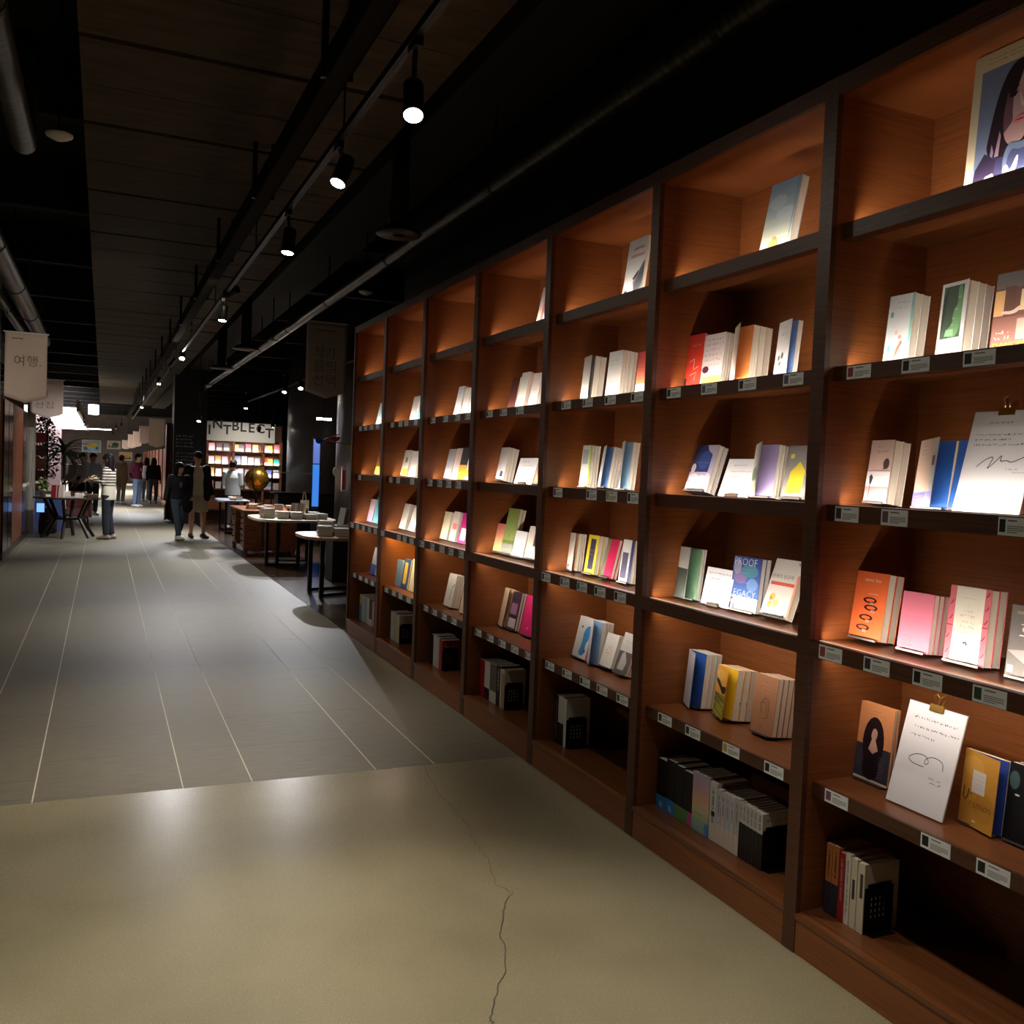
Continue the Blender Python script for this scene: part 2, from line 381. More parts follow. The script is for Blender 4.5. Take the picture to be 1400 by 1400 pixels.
for bay in range(7, 0, -1):
    Yr = Y6 - PW - (7-bay-0)*-BW - IW          # near inner face
    Yr = (Y6 + (6-(bay-1))*BW) - PW - IW
    # local frame: origin at the near inner corner of the front, x = depth, y = along the wall
    u = thing('bookcase', 'dark walnut bookcase unit of six rows, ' + ORD[bay], 'bookcase', (D, Yr, 0), 0, 'walnut bookcase units along the wall')
    BAYS[bay] = (u, Yr)
    def sp_(b): 
        b.box((.022, 0, 0), (DEP, PW/2-.0002, TOPZ+.06), W_); b.box((0, -.003, .001), (.022, PW/2-.0002, TOPZ+.0595), WE)
    link('side_panel', pmesh('side_a', sp_), u, (0, IW, 0))
    def sp2(b):
        b.box((.022, -PW/2+.0002, 0), (DEP, 0, TOPZ+.06), W_); b.box((0, -PW/2+.0002, .001), (.022, .003, TOPZ+.0595), WE)
    link('side_panel', pmesh('side_b', sp2), u)
    link('back_panel', pmesh('back', lambda b: b.box((DEP-.018, 0, 0), (DEP, IW, TOPZ), W_)), u)
    link('top_panel', pmesh('top', lambda b: (b.box((.02, 0, TOPZ), (DEP, IW, TOPZ+.055), W_), b.box((.001, 0, TOPZ-.002), (.02, IW, TOPZ+.058), WE))), u)
    link('plinth', pmesh('plinth', lambda b: b.box((.003, 0, .001), (.025, IW, LV[5]-.012), W_)), u)
    link('bottom_board', pmesh('bottom', lambda b: b.box((.0, 0, LV[5]-.02), (DEP-.018, IW, LV[5]), WS)), u)
    for k in range(5):
        fx = 0.0 if k == 3 else REC; z = LV[k]
        def sh(b, fx=fx, k=k): 
            b.box((fx+.014, 0, -.024), (DEP-.018, IW, 0), WS); b.box((fx, .0005, -TH[k]), (fx+.014, IW-.0005, .002 if k < 4 else 0), WE)
            if k < 4: b.box((fx+.014, .0005, -TH[k]), (fx+.05, IW-.0005, -.024), WE)
        s_ = link('shelf', pmesh('shelf%d' % k, sh), u, (0, 0, z))
        if k < 4:
            link('led_strip', pmesh('led', lambda b: b.box((0, .01, 0), (.010, IW-.01, .0015), M['led'])), s_, (fx+.036, 0, 0))
            strip_light('shelf_strip_light', (D+fx+.046, Yr+IW/2, z+.006), IW-.03, .012, (math.sin(math.radians(70)), 0, math.cos(math.radians(70))), LED_UP, LEDC, 142)
        if k == 3:
            link('led_strip', pmesh('led_dn', lambda b: b.box((0, .01, -.0015), (.010, IW-.01, 0), M['led'])), s_, (fx+.055, 0, -.024))
            yellow = bay == 2
            strip_light('shelf_down_light', (D+fx+.062, Yr+IW/2, z-.032), IW-.03, .012, (math.sin(math.radians(48)), 0, -math.cos(math.radians(48))), LED_DOWN*(3.6 if yellow else 1), (1, .68, .22) if yellow else LEDC, 130)
            if yellow:
                for px in (529, 548):
                    yy = y_at(px, D+.07, 1.03)-Yr; t = MB(); t.lathe([(.012, -.008), (.014, 0)], M['lens'], 10); t.build('led_lamp', s_, (fx+.072, yy, -.026))
        rc = random.Random(bay*10+k)
        for (xa, xb) in CARDS.get((bay, k+1), []):
            ya, yb = y_at(xa, D+fx, z-.025)-Yr, y_at(xb, D+fx, z-.025)-Yr
            wd = max(.055, min(.105, ya-yb)); h = TH[k]-.004
            c = MB(); T = Matrix(((0, 0, -1, fx-.0012), (-1, 0, 0, ya), (0, 1, 0, -TH[k]+.002), (0, 0, 0, 1)))   # x along -Y, y up, z towards the aisle
            c.box((0, 0, -.0011), (wd, h, 0), M['card'], T)
            if bay >= 3:
                tm = mat(rc.choice(THUMB), .5)
                c.add([(wd*.05, h*.18, .0002), (wd*.27, h*.18, .0002), (wd*.27, h*.88, .0002), (wd*.05, h*.88, .0002)], [(0,1,2,3)], tm, T)
                c.add([(wd*.36, h*.78, .0002), (wd*.68, h*.78, .0002), (wd*.68, h*.86, .0002), (wd*.36, h*.86, .0002)], [(0,1,2,3)], M['greyink'], T)
                for q in range(4):
                    yy = h*(.50-.11*q); x1 = wd*(.93 if q < 3 else .7)
                    c.add([(wd*.34, yy, .0002), (x1, yy, .0002), (x1, yy+h*.045, .0002), (wd*.34, yy+h*.045, .0002)], [(0,1,2,3)], M['greyink'], T)
            c.build('label_card', s_)

# ================================================================== BOOKS
def chaikin(p, it=2):            # round the corners of a drawn outline
    for _ in range(it if len(p) > 5 else 0):
        p = [q for i in range(len(p)) for a, b in [(p[i], p[(i+1) % len(p)])] for q in ((a[0]*.75+b[0]*.25, a[1]*.75+b[1]*.25), (a[0]*.25+b[0]*.75, a[1]*.25+b[1]*.75))]
    return p
def smooth_line(p, it=2):
    for _ in range(it):
        p = [p[0]] + [q for a, b in zip(p[:-1], p[1:]) for q in ((a[0]*.75+b[0]*.25, a[1]*.75+b[1]*.25), (a[0]*.25+b[0]*.75, a[1]*.25+b[1]*.75))] + [p[-1]]
    return p
def ink_mat(c, rough=.42):      # printed paper is a little darker than the nominal print colour
    return mat(tuple(int(round(x*.90)) for x in c), rough)
def make_book(W, H, T, cover, spine=None, page=None, prints=(), sprints=(), opened=0, inner=None, split=True):
    """local frame: x from spine (0) to fore-edge (W), y from front cover (0) to back cover (T), z up"""
    c = .0016 if T > .008 else .001
    mat = ink_mat
    cm = mat(cover, .42); sm = mat(spine, .42) if spine else cm; pg = page or M['page']
    b = MB()
    R = Matrix.Rotation(-math.radians(opened), 4, 'Z') if opened else Matrix.Identity(4)
    b.box((c*.5, 0, 0), (W, c, H), cm, R)
    b.box((0, T-c, 0), (W, T, H), cm)
    b.box((0, 0 if not opened else c*.2, 0), (c, T, H), sm)
    P = R @ Matrix(((1,0,0,0),(0,0,-1,0),(0,1,0,0),(0,0,0,1)))      # cover plane: x right, y up, z out of the cover
    z = .0002
    for p in prints:
        z += .00012; k = p[0]
        if k == 'r': b.add([(p[1]*W,p[2]*H,z),(p[3]*W,p[2]*H,z),(p[3]*W,p[4]*H,z),(p[1]*W,p[4]*H,z)], [(0,1,2,3)], mat(p[5], .42), P)
        elif k == 'p': pp = chaikin(p[1]); b.add([(u*W, v*H, z) for u, v in pp], [tuple(range(len(pp)))], mat(p[2], .42), P)
        elif k == 'e': b.add([((p[1]+p[3]*math.cos(a*PI/9))*W, (p[2]+p[4]*math.sin(a*PI/9))*H, z) for a in range(18)], [tuple(range(18))], mat(p[5], .42), P)
        elif k == 'g':
            n = 8
            for i in range(n):
                t = i/(n-1); cc = tuple(int(p[5][j]*(1-t)+p[6][j]*t) for j in range(3)); v0 = p[2]+(p[4]-p[2])*i/n; v1 = p[2]+(p[4]-p[2])*(i+1)/n
                b.add([(p[1]*W,v0*H,z),(p[3]*W,v0*H,z),(p[3]*W,v1*H,z),(p[1]*W,v1*H,z)], [(0,1,2,3)], mat(cc, .42), P)
        elif k == 't': put_text(b, p[1], p[2]*W, p[3]*H, p[4]*H, mat(p[5], .42), P, p[7] if len(p) > 7 else 0, p[6]*W if len(p) > 6 and p[6] else None, z)
        elif k == 's': scribble(b, p[1]*W, p[2]*W, p[3]*H, p[4]*H, mat(p[5], .5), P, random.Random(int(p[3]*997)), max(.0006, p[4]*H*.16), z)
        elif k == 'l': ribbon(b, [(u*W, v*H) for u, v in p[1]], p[2]*W, mat(p[3], .42), P, z)
    S = Matrix(((0,0,-1,0),(-1,0,0,T),(0,1,0,0),(0,0,0,1)))         # spine plane: x from back to front cover, y up, z out
    z = .0002
    for p in sprints:
        z += .00012
        if p[0] == 'r': b.add([(p[1]*T,p[2]*H,z),(p[3]*T,p[2]*H,z),(p[3]*T,p[4]*H,z),(p[1]*T,p[4]*H,z)], [(0,1,2,3)], mat(p[5], .42), S)
        elif p[0] == 's':
            rr = random.Random(int(p[1]*100)); y = p[2]*H
            while y > p[1]*H:
                ribbon(b, [(T*(.3+rr.random()*.1), y), (T*(.62+rr.random()*.1), y-.002)], .0022, mat(p[3], .5), S, z)
                y -= .0042 if rr.random() > .2 else .010
    a = .0012 if T > .008 else .0
    q = MB() if split else b
    q.box((c, c, .001), (W-.0025, T-c, H-.0015), pg)
    if inner: q.box((c, c-.0004, .001), (W-.002, c, H-.001), mat(inner, .5))
    return b.mesh('book'), (q.mesh('page_block') if split else None)
def put_book(mp, Mw, label, group=None):
    o = link('book', mp[0]); o.matrix_world = Mw; tag(o, label, 'book', group)
    if mp[1]: link('page_block', mp[1], o)
    return o
def clean(s):
    wds = s.split(); return ' '.join(wds[:16])
XF = {1: 2.345, 2: 2.36, 3: 2.36, 4: 2.362, 5: 2.42}
STANDS = []; LASTY = {}
def stack(bay, row, xl, xr, tl, end, n, cover, desc, **o):
    """a stack of face-out copies: base left/right columns, top-left pixel of the cover, column of the rear end of the stack"""
    z0 = LV[row-1]; X = o.pop('X', 2.345 if row == 5 and bay <= 3 else XF[row]); lean0 = math.radians(o.pop('lean', 11))
    Yl = y_at(xl, X, z0)
    if bay >= 5 and tl[0] is not None:
        dx, dz = lean_solve(tl[0], tl[1], X, Yl, z0+.012); lean = max(math.radians(5), min(math.radians(19), math.atan2(dx, dz)))
    else: lean = lean0
    W = o.pop('W', None) or max(.105, min(.175, Yl - y_at(xr, X, z0)))
    lo = BAYS[bay][1]+.003; hi = lo+IW-.006
    Yl = min(Yl, hi, LASTY.get((bay, row), 99)-.003)
    if Yl - W < lo: W = max(.05, Yl-lo)
    Yr_ = Yl - W; LASTY[(bay, row)] = Yr_
    dk_ = o.pop('depth', None)
    dep = dk_ if dk_ else (max(.012*n, min(.034*n, x_at(end, Yr_, z0)-X)) if end else .019*n)
    dep = min(dep, .16)
    lift = dep*math.sin(lean)+.004
    H = height_solve(tl[1], X, Yl, z0+lift, lean); H = max(.13, min(.30, H))
    T = dep/n - .0006
    split = bay >= 5
    mp = make_book(W, H, T, cover, split=split, **o)
    if n > 1:
        o2 = dict(o); o2['opened'] = 0; o2['inner'] = None
        mp2 = make_book(W, H, T, cover, split=split, **o2) if o.get('opened') else mp
    base = Matrix.Translation((X, Yl, z0+lift)) @ Matrix.Rotation(-PI/2, 4, 'Z') @ Matrix.Rotation(-lean, 4, 'X')
    place = ', %s, %s' % (ROWN[row], BAYNAME[bay])
    for i in range(n):
        Mw = base @ Matrix.Translation((random.uniform(-.001, .001), i*(T+.0006), 0))
        if i == 0: put_book(mp, Mw, clean(desc + (' fronting its stack' if n > 1 and len(desc.split()) < 7 else '') + place))
        else: put_book(mp2, Mw, clean('%s copy of ' % ['', 'second', 'third', 'fourth'][i] + desc + place), 'copies of the %s, %s, %s' % (desc, ROWN[row], BAYNAME[bay]))
    STANDS.append((bay, row, base, W, H, dep, lean, desc))
WH = (236, 233, 228); INK = (40, 36, 36); G = (120, 116, 114)
def lines(u0, u1, v, n, c=G, h=.012, step=.045): return [('s', u0, u1, v-i*step, h, c) for i in range(n)]
# ---- portrait poster bay
stack(7, 2, 1205.7, 1240, (1218, 406), 1272, 2, (228, 232, 236), 'white book with mint edge and leaves', spine=(150, 208, 204), prints=[
    ('r', .9, 0, 1, 1, (150, 210, 204)), ('s', .35, .8, .88, .03, INK), ('s', .25, .75, .81, .02, G), ('e', .17, .72, .07, .045, (140, 176, 160)), ('e', .24, .17, .11, .10, (150, 208, 200)), ('e', .18, .22, .06, .05, (110, 180, 175)),
    ('p', [(.42, .08), (.52, .12), (.70, .30), (.64, .33), (.48, .22)], (232, 120, 92)), ('e', .58, .38, .07, .03, (240, 170, 160)), ('e', .42, .45, .05, .035, (230, 190, 190)), ('e', .40, .06, .05, .03, (150, 170, 150))])
stack(7, 2, 1277, 1315.7, (1289, 390), 1348, 3, (242, 242, 244), 'white book with dark green photo', opened=6, prints=[
    ('r', .10, .24, .86, .95, (74, 92, 78)), ('p', [(.12, .24), (.10, .8), (.3, .95), (.2, .5)], (60, 62, 64)), ('p', [(.35, .25), (.86, .25), (.86, .94), (.62, .94), (.70, .7), (.52, .6), (.55, .42), (.32, .36)], (118, 168, 118)), ('p', [(.28, .27), (.62, .27), (.6, .36), (.32, .36)], (150, 206, 160)), ('s', .48, .56, .34, .03, WH), ('s', .5, .6, .42, .03, WH), ('s', .52, .62, .5, .03, WH), ('s', .6, .72, .62, .03, WH), ('s', .66, .78, .78, .03, WH), ('s', .12, .4, .17, .01, (220, 150, 190)), ('s', .7, .82, .08, .012, G)])
stack(7, 2, 1352, 1400, (1364.9, 375.7), None, 1, (130, 88, 80), 'dancers photo book in red brown', W=.20, depth=.022, prints=[
    ('r', 0, .80, 1, 1, (128, 118, 118)), ('r', 0, .46, .30, .78, (250, 196, 140)), ('r', .16, .42, .34, .82, (120, 84, 74)), ('r', .42, .5, .62, .76, (255, 232, 178)), ('r', 0, 0, 1, .44, (150, 104, 96)),
    ('p', [(.52, .55), (.60, .72), (.74, .84), (.95, .78), (1, .5), (.62, .48)], (206, 34, 58)), ('p', [(.12, .48), (.34, .46), (.46, .53), (.42, .57), (.30, .50), (.14, .52)], (250, 214, 206)), ('e', .72, .90, .06, .05, (70, 50, 46)), ('r', .40, .14, .62, .40, (210, 170, 160)), ('r', .66, .12, .9, .38, (196, 160, 156)),
    ('s', .06, .30, .25, .05, WH), ('s', .06, .30, .18, .05, WH), ('t', 'DANCERS A', .42, .09, .055, (250, 190, 40), .74)])
stack(7, 3, 1179.4, 1210.9, (1192.9, 602.3), 1240, 2, (230, 196, 186), 'pale pink book with silhouette', opened=3, inner=(236, 226, 212), prints=[
    ('g', 0, 0, 1, .32, (244, 206, 206), (206, 140, 140)), ('r', 0, .26, 1, .50, (246, 244, 248)), ('s', .30, .56, .9, .035, INK), ('s', .3, .84, .82, .035, INK), ('l', [(.06, .505), (.3, .52), (.6, .51), (.98, .515)], .012, INK), ('e', .78, .62, .13, .085, (84, 70, 68)), ('l', [(.66, .53), (.72, .56)], .04, (84, 70, 68)),
    ('p', [(.17, .30), (.24, .30), (.30, .40), (.22, .46), (.13, .42)], (70, 58, 70)), ('l', [(.20, .30), (.19, .08)], .03, (96, 70, 80)), ('s', .36, .84, .44, .018, G), ('s', .50, .62, .38, .018, G), ('s', .36, .84, .33, .018, G), ('s', .42, .78, .21, .02, WH), ('s', .42, .78, .17, .02, WH)])
stack(7, 3, 1245.7, 1273, (1260, 602.9), 1262, 1, (238, 204, 188), 'peach book with violet paper band', opened=26, W=.135, depth=.013, inner=(40, 92, 176), prints=[
    ('r', .74, .21, 1, 1, (226, 222, 222)), ('r', 0, 0, 1, .22, (128, 122, 214)), ('r', .66, 0, 1, .22, (160, 158, 240)), ('s', .2, .5, .90, .03, INK), ('s', .2, .45, .84, .03, INK), ('s', .2, .48, .78, .03, INK), ('s', .1, .6, .16, .02, WH), ('s', .1, .6, .11, .02, WH), ('r', .80, .60, .94, .74, (110, 100, 116))])
stack(7, 3, 1268, 1291, (1285, 602), 1301, 2, (46, 98, 184), 'plain bright blue book', W=.14)
stack(7, 4, 1157.6, 1200.5, (1172, 779.4), 1225, 2, (240, 112, 60), 'orange book with four black rings', spine=(240, 112, 60), prints=[
    ('t', 'senc bo', .52, .885, .05, (255, 222, 204), .5), ('r', .44, .675, .74, .682, (255, 222, 204))] +
    [p for (u, v) in ((.52, .58), (.58, .47), (.47, .32), (.42, .17)) for p in (('e', u, v, .21, .045, (52, 10, 16)), ('e', u, v+.002, .14, .024, (238, 108, 58)), ('r', u+.0, v-.07, u+.12, v-.03, (196, 160, 146)))])
stack(7, 4, 1225.4, 1268.5, (1236, 807), 1289, 3, (224, 126, 150), 'rose pink book with small lettering', page=None, prints=[
    ('s', .18, .45, .25, .028, (150, 84, 100)), ('s', .18, .45, .17, .028, (150, 84, 100)), ('s', .18, .5, .09, .028, (170, 100, 116)), ('s', .3, .7, .62, .008, (246, 180, 196))])
stack(7, 4, 1288.5, 1344, (1298.5, 799), 1372, 2, (226, 120, 134), 'pink patterned book with wide cream panel', prints=[
    ('r', .16, 0, .86, 1, (238, 232, 218))] + [('l', [(u, v), (u+.04, v+.02), (u+.07, v+.06)], .02, (110, 30, 44)) for u, v in ((.03, .1), (.02, .3), (.05, .55), (.04, .75), (.9, .12), (.88, .34), (.9, .55), (.9, .72), (.89, .9))] +
    [('r', 0, .47, .16, .48, (120, 40, 50)), ('r', .86, .5, 1, .51, (120, 40, 50)), ('s', .3, .72, .855, .012, G), ('t', '1', .5, .76, .02, G), ('s', .40, .62, .68, .035, G), ('s', .32, .74, .62, .035, G), ('s', .38, .7, .54, .035, G), ('s', .34, .72, .48, .035, G), ('s', .42, .6, .40, .03, G), ('l', [(.46, .26), (.52, .28), (.56, .24)], .035, INK)])
stack(7, 4, 1373, 1420, (1381, 826), None, 1, (120, 114, 112), 'grey book with big brushed white letters', W=.15, depth=.02, prints=[
    ('p', [(.0, .36), (.6, .42), (1, .56), (1, .3), (.4, .2)], (170, 164, 164)), ('r', .12, .88, .5, .92, (170, 150, 120)), ('t', '호', .36, .68, .2, (246, 244, 242)), ('l', [(.62, .62), (.95, .72)], .07, WH), ('l', [(.55, .26), (.98, .34)], .03, WH), ('l', [(.55, .06), (.98, .16)], .03, WH), ('r', .04, .06, .16, .16, (240, 228, 204))])
stack(7, 5, 1159, 1204, (1169, 957), 1216, 2, (240, 160, 104), 'orange novel with oval portrait of woman', prints=[
    ('r', 0, .03, 1, .46, (66, 64, 82)), ('r', 0, 0, 1, .03, (244, 220, 200)), ('e', .48, .50, .31, .34, (40, 26, 36)), ('e', .47, .18, .24, .16, (30, 24, 34)), ('p', [(.40, .62), (.46, .71), (.58, .69), (.58, .58), (.5, .52), (.42, .55)], (228, 176, 160)), ('p', [(.44, .55), (.54, .55), (.64, .42), (.50, .36), (.36, .41)], (232, 184, 168)), ('p', [(.34, .72), (.44, .78), (.60, .74), (.66, .5), (.58, .68), (.44, .70), (.38, .5)], (40, 24, 26)), ('s', .36, .6, .91, .022, (96, 60, 40)), ('s', .22, .8, .865, .014, (96, 60, 40))] + [('s', .06, .18, .34-.035*i, .01, (210, 190, 160)) for i in range(6)] + [('s', .72, .88, .34-.035*i, .01, (230, 220, 190)) for i in range(8)])
stack(7, 5, 1309, 1343.6, (1320, 1022), 1350, 1, (212, 152, 62), 'ochre book with pale label plate', opened=14, W=.15, depth=.018, inner=(44, 70, 150), prints=[
    ('e', .3, .8, .3, .14, (222, 166, 78)), ('e', .7, .3, .3, .2, (200, 140, 52)), ('r', .30, .46, .68, .76, (226, 218, 216)), ('s', .36, .62, .70, .012, G), ('s', .36, .62, .64, .012, G), ('s', .36, .62, .58, .012, G), ('s', .36, .62, .52, .012, G), ('l', [(.10, .50), (.09, .36), (.16, .32), (.22, .38), (.24, .48)], .03, (60, 30, 14)), ('l', [(.26, .44), (.34, .42)], .02, (60, 30, 14)), ('t', 'remos', .60, .30, .07, (60, 30, 14), .62, .02), ('r', .42, .07, .52, .09, (240, 226, 200))])
stack(7, 5, 1359.4, 1410, (1370.5, 1040.8), None, 2, (24, 26, 30), 'black book with pale green letter k', W=.165, depth=.05, prints=[
    ('t', 'k', .56, .80, .24, (150, 226, 210)), ('e', .12, .78, .1, .12, (70, 96, 100)), ('l', [(.4, .55), (.9, .50)], .012, (150, 150, 150)), ('r', .40, .40, .86, .45, (190, 190, 190)), ('e', .5, .08, .05, .012, WH), ('e', .2, .6, .05, .012, WH)])
# ---- second bay
stack(6, 1, 1036, 1088, (1058.6, 244), 1097, 1, (170, 190, 206), 'tall sky blue book with golden tree', prints=[
    ('g', 0, 0, .97, 1, (222, 220, 190), (150, 178, 206)), ('e', .35, .72, .28, .10, (190, 204, 218)), ('e', .65, .55, .3, .08, (196, 208, 220)), ('p', [(.18, .0), (.30, .14), (.40, .26), (.52, .24), (.62, .10), (.70, 0)], (206, 154, 92)), ('e', .42, .12, .14, .1, (226, 176, 110)), ('e', .8, .05, .1, .06, (120, 140, 130)), ('l', [(.92, 0), (.92, 1)], .02, (120, 140, 160))])
stack(6, 2, 931.9, 953, (936, 459.5), 956, 2, (214, 60, 46), 'red graphic book with white line drawing', prints=[
    ('l', [(.2, .5), (.5, .55), (.5, .35), (.8, .4)], .03, (240, 200, 190)), ('l', [(.3, .25), (.7, .3), (.6, .15)], .03, (240, 190, 180)), ('r', 0, 0, .14, .2, (40, 40, 50)), ('s', .3, .8, .8, .04, (250, 220, 210))])
stack(6, 2, 953, 980.6, (962.4, 459), 998, 4, (232, 216, 216), 'pinkish patterned book with orange band', prints=[
    ('s', .1, .9, .9, .05, (80, 60, 64)), ('s', .05, .95, .80, .05, (120, 80, 84)), ('s', .1, .8, .7, .05, (150, 90, 100)), ('s', .05, .9, .6, .05, (110, 70, 80)), ('s', .1, .9, .5, .05, (150, 100, 110)), ('s', .3, .95, .4, .05, (90, 70, 80)), ('e', .2, .32, .16, .07, (80, 36, 50)), ('r', .05, 0, 1, .19, (246, 150, 100)), ('s', .25, .8, .12, .03, (90, 40, 30))])
stack(6, 2, 996.3, 1022, (1005.7, 448.5), 1048, 3, (232, 214, 200), 'cream book with orange endpaper', opened=28, inner=(238, 146, 78), prints=[('s', .2, .8, .6, .03, G)])
stack(6, 2, 1056, 1082, (1066, 442), 1096, 1, (238, 236, 238), 'white book with blue endpaper', opened=15, inner=(118, 152, 214), depth=.022, prints=[
    ('r', 0, 0, 1, .10, (120, 122, 200)), ('s', .3, .7, .76, .035, INK), ('s', .4, .7, .88, .02, G), ('e', .3, .35, .08, .05, (90, 90, 96)), ('e', .55, .38, .1, .06, (110, 110, 116)), ('e', .42, .24, .08, .05, (120, 110, 110)), ('l', [(.2, .2), (.4, .28), (.7, .22)], .03, G)])
stack(6, 3, 935, 965, (954.7, 609), 978, 2, (188, 182, 214), 'night sky book with snow cloud', prints=[
    ('r', 0, .42, .8, 1, (56, 66, 116)), ('p', [(0, .6), (.1, .8), (.3, 1), (0, 1)], (44, 46, 74)), ('e', .52, .68, .26, .2, (64, 92, 168)), ('p', [(.5, 1), (1, 1), (1, .62), (.85, .78), (.6, .88)], (200, 190, 214)), ('e', .25, .30, .2, .09, (238, 222, 230)), ('e', .6, .28, .2, .08, (234, 220, 232)), ('e', .14, .5, .1, .1, (230, 214, 226)), ('e', .85, .3, .12, .1, (226, 214, 230)), ('r', 0, 0, 1, .2, (250, 226, 230)), ('s', .2, .8, .62, .025, WH)])
stack(6, 3, 1023.3, 1045, (1034, 608), 1068, 3, (232, 230, 226), 'palm tree book with lavender endpaper', opened=30, inner=(188, 172, 226), W=.14, prints=[
    ('r', 0, 0, .9, .22, (250, 240, 160)), ('e', .45, .42, .38, .13, (132, 160, 130)), ('l', [(.5, .2), (.5, .45)], .08, (150, 160, 130)), ('e', .3, .36, .2, .08, (110, 146, 112)), ('e', .7, .38, .2, .09, (120, 150, 116)), ('e', .6, .85, .05, .03, (190, 160, 150))])
stack(6, 3, 1066, 1098, (1080, 609.5), None, 2, (146, 140, 138), 'grey book with yellow house', prints=[
    ('p', [(.16, .10), (.80, .12), (.86, .52), (.58, .70), (.24, .50)], (226, 204, 60)), ('r', .14, .76, .30, .84, (240, 226, 90)), ('s', .35, .6, .28, .02, (150, 130, 40)), ('r', 0, .90, 1, .905, (180, 176, 170)), ('r', 0, .94, 1, .945, (180, 176, 170))])
stack(6, 4, 912.9, 942, (922, 746.6), 955, 2, (226, 228, 226), 'white and dark green book', opened=20, inner=(142, 190, 156), prints=[
    ('r', 0, 0, 1, .58, (70, 84, 78)), ('s', .1, .5, .92, .014, G), ('s', .1, .6, .87, .014, G), ('s', .1, .5, .82, .014, G), ('s', .1, .55, .77, .014, G)])
stack(6, 4, 995.4, 1032.8, (1005, 758.8), 1046, 2, (72, 112, 184), 'blue watercolour book with white lettering', prints=[
    ('g', 0, .26, 1, 1, (84, 124, 204), (64, 82, 160)), ('e', .3, .62, .24, .13, (140, 120, 180)), ('e', .62, .74, .3, .12, (86, 146, 170)), ('e', .16, .8, .14, .14, (150, 158, 190)), ('e', .75, .5, .2, .12, (120, 160, 220)), ('r', 0, 0, 1, .26, (248, 248, 250)), ('t', 'PROOF', .44, .905, .13, (236, 240, 250), .80, .014), ('t', 'LEGACY', .46, .325, .12, (206, 226, 252), .9, .012), ('s', .32, .62, .70, .012, WH), ('s', .34, .66, .52, .012, WH), ('s', .3, .8, .77, .03, (150, 200, 210)), ('s', .4, .7, .2, .02, (226, 200, 190)), ('s', .4, .75, .14, .008, G), ('s', .45, .75, .1, .008, G),
    ('e', .11, .195, .05, .03, (90, 66, 60)), ('e', .11, .17, .045, .03, (240, 214, 204)), ('p', [(.0, .02), (.02, .12), (.11, .14), (.22, .11), (.22, .02)], (110, 124, 186)), ('p', [(.08, .02), (.08, .13), (.15, .13), (.15, .02)], (214, 214, 246))])
stack(6, 4, 1038, 1075, (1063, 763), None, 1, (224, 220, 216), 'white book with red band and yellow flowers', depth=.03, prints=[
    ('r', .93, 0, 1, .75, (232, 150, 120)), ('s', .14, .72, .82, .02, (190, 186, 184)), ('t', '관계의 성공력', .42, .70, .075, (60, 56, 56), .78, .006), ('r', .07, .545, .90, .60, (226, 84, 74)), ('s', .14, .82, .572, .014, (255, 210, 190)), ('e', .28, .34, .1, .06, (226, 196, 110)), ('e', .24, .31, .05, .035, (190, 146, 50)), ('e', .46, .24, .09, .06, (236, 212, 130)), ('e', .24, .20, .07, .06, (206, 184, 100)), ('l', [(.34, .30), (.40, .16), (.44, .06)], .012, G), ('e', .84, .05, .03, .02, INK), ('e', .88, .94, .03, .012, G)])
stack(6, 5, 933.8, 957.7, (942.8, 887), 979, 3, (214, 216, 226), 'pale grey book with blue endpaper', opened=24, inner=(44, 92, 176), spine=(160, 160, 170))
stack(6, 5, 973.5, 1000, (983.5, 907.5), 1028, 3, (240, 170, 70), 'yellow book with flower field', opened=20, inner=(250, 206, 46), spine=(240, 170, 70), prints=[
    ('r', 0, 0, 1, .46, (150, 140, 50)), ('p', [(0, .66), (.4, .58), (.7, .46), (1, .52), (1, .66), (.6, .60), (.3, .72), (0, .74)], (40, 30, 20)), ('e', .4, .82, .5, .1, (246, 190, 90)), ('s', .3, .8, .93, .02, (170, 110, 40))] + [('e', (i*37 % 100)/100, .04+(i*53 % 40)/100, .035, .022, (222, 210, 90) if i % 3 else (60, 60, 30)) for i in range(40)])
stack(6, 5, 1025, 1054, (1036, 919), 1083, 4, (178, 124, 92), 'kraft brown book with line drawn hand', prints=[
    ('s', .2, .75, .84, .03, (216, 176, 150)), ('s', .3, .75, .77, .03, (216, 176, 150)), ('s', .3, .8, .70, .03, (216, 176, 150)), ('l', [(.4, .34), (.35, .52), (.5, .62), (.7, .58), (.72, .3), (.5, .26)], .03, (110, 74, 56)), ('l', [(.4, .52), (.6, .55), (.62, .34)], .025, (110, 74, 56)), ('e', .45, .12, .04, .02, (140, 96, 70))])
# ---- third bay
stack(5, 1, 849.4, 887, (861.6, 331), None, 1, (226, 226, 226), 'white hat photo book with red lettering', depth=.02, prints=[
    ('p', [(.25, .0), (.5, .28), (.92, .58), (1, .60), (1, 0)], (120, 120, 126)), ('p', [(.45, .34), (.72, .46), (.70, .40), (.5, .30)], (20, 20, 22)), ('p', [(.1, .0), (.35, .26), (.5, .26), (.6, .1), (.5, 0)], (190, 192, 198)), ('p', [(.55, .2), (.98, .58), (1, .3), (.8, 0), (.6, 0)], (80, 82, 90)), ('e', .15, .1, .12, .06, (70, 70, 76)), ('t', 'patricia', .60, .83, .085, (214, 120, 120), .52), ('t', 'underwood', .56, .72, .075, (214, 120, 120), .68)])
stack(5, 2, 792.4, 807.4, (799, 489), 824, 2, (226, 224, 222), 'white book with grey endpaper', opened=10, inner=(136, 134, 134))
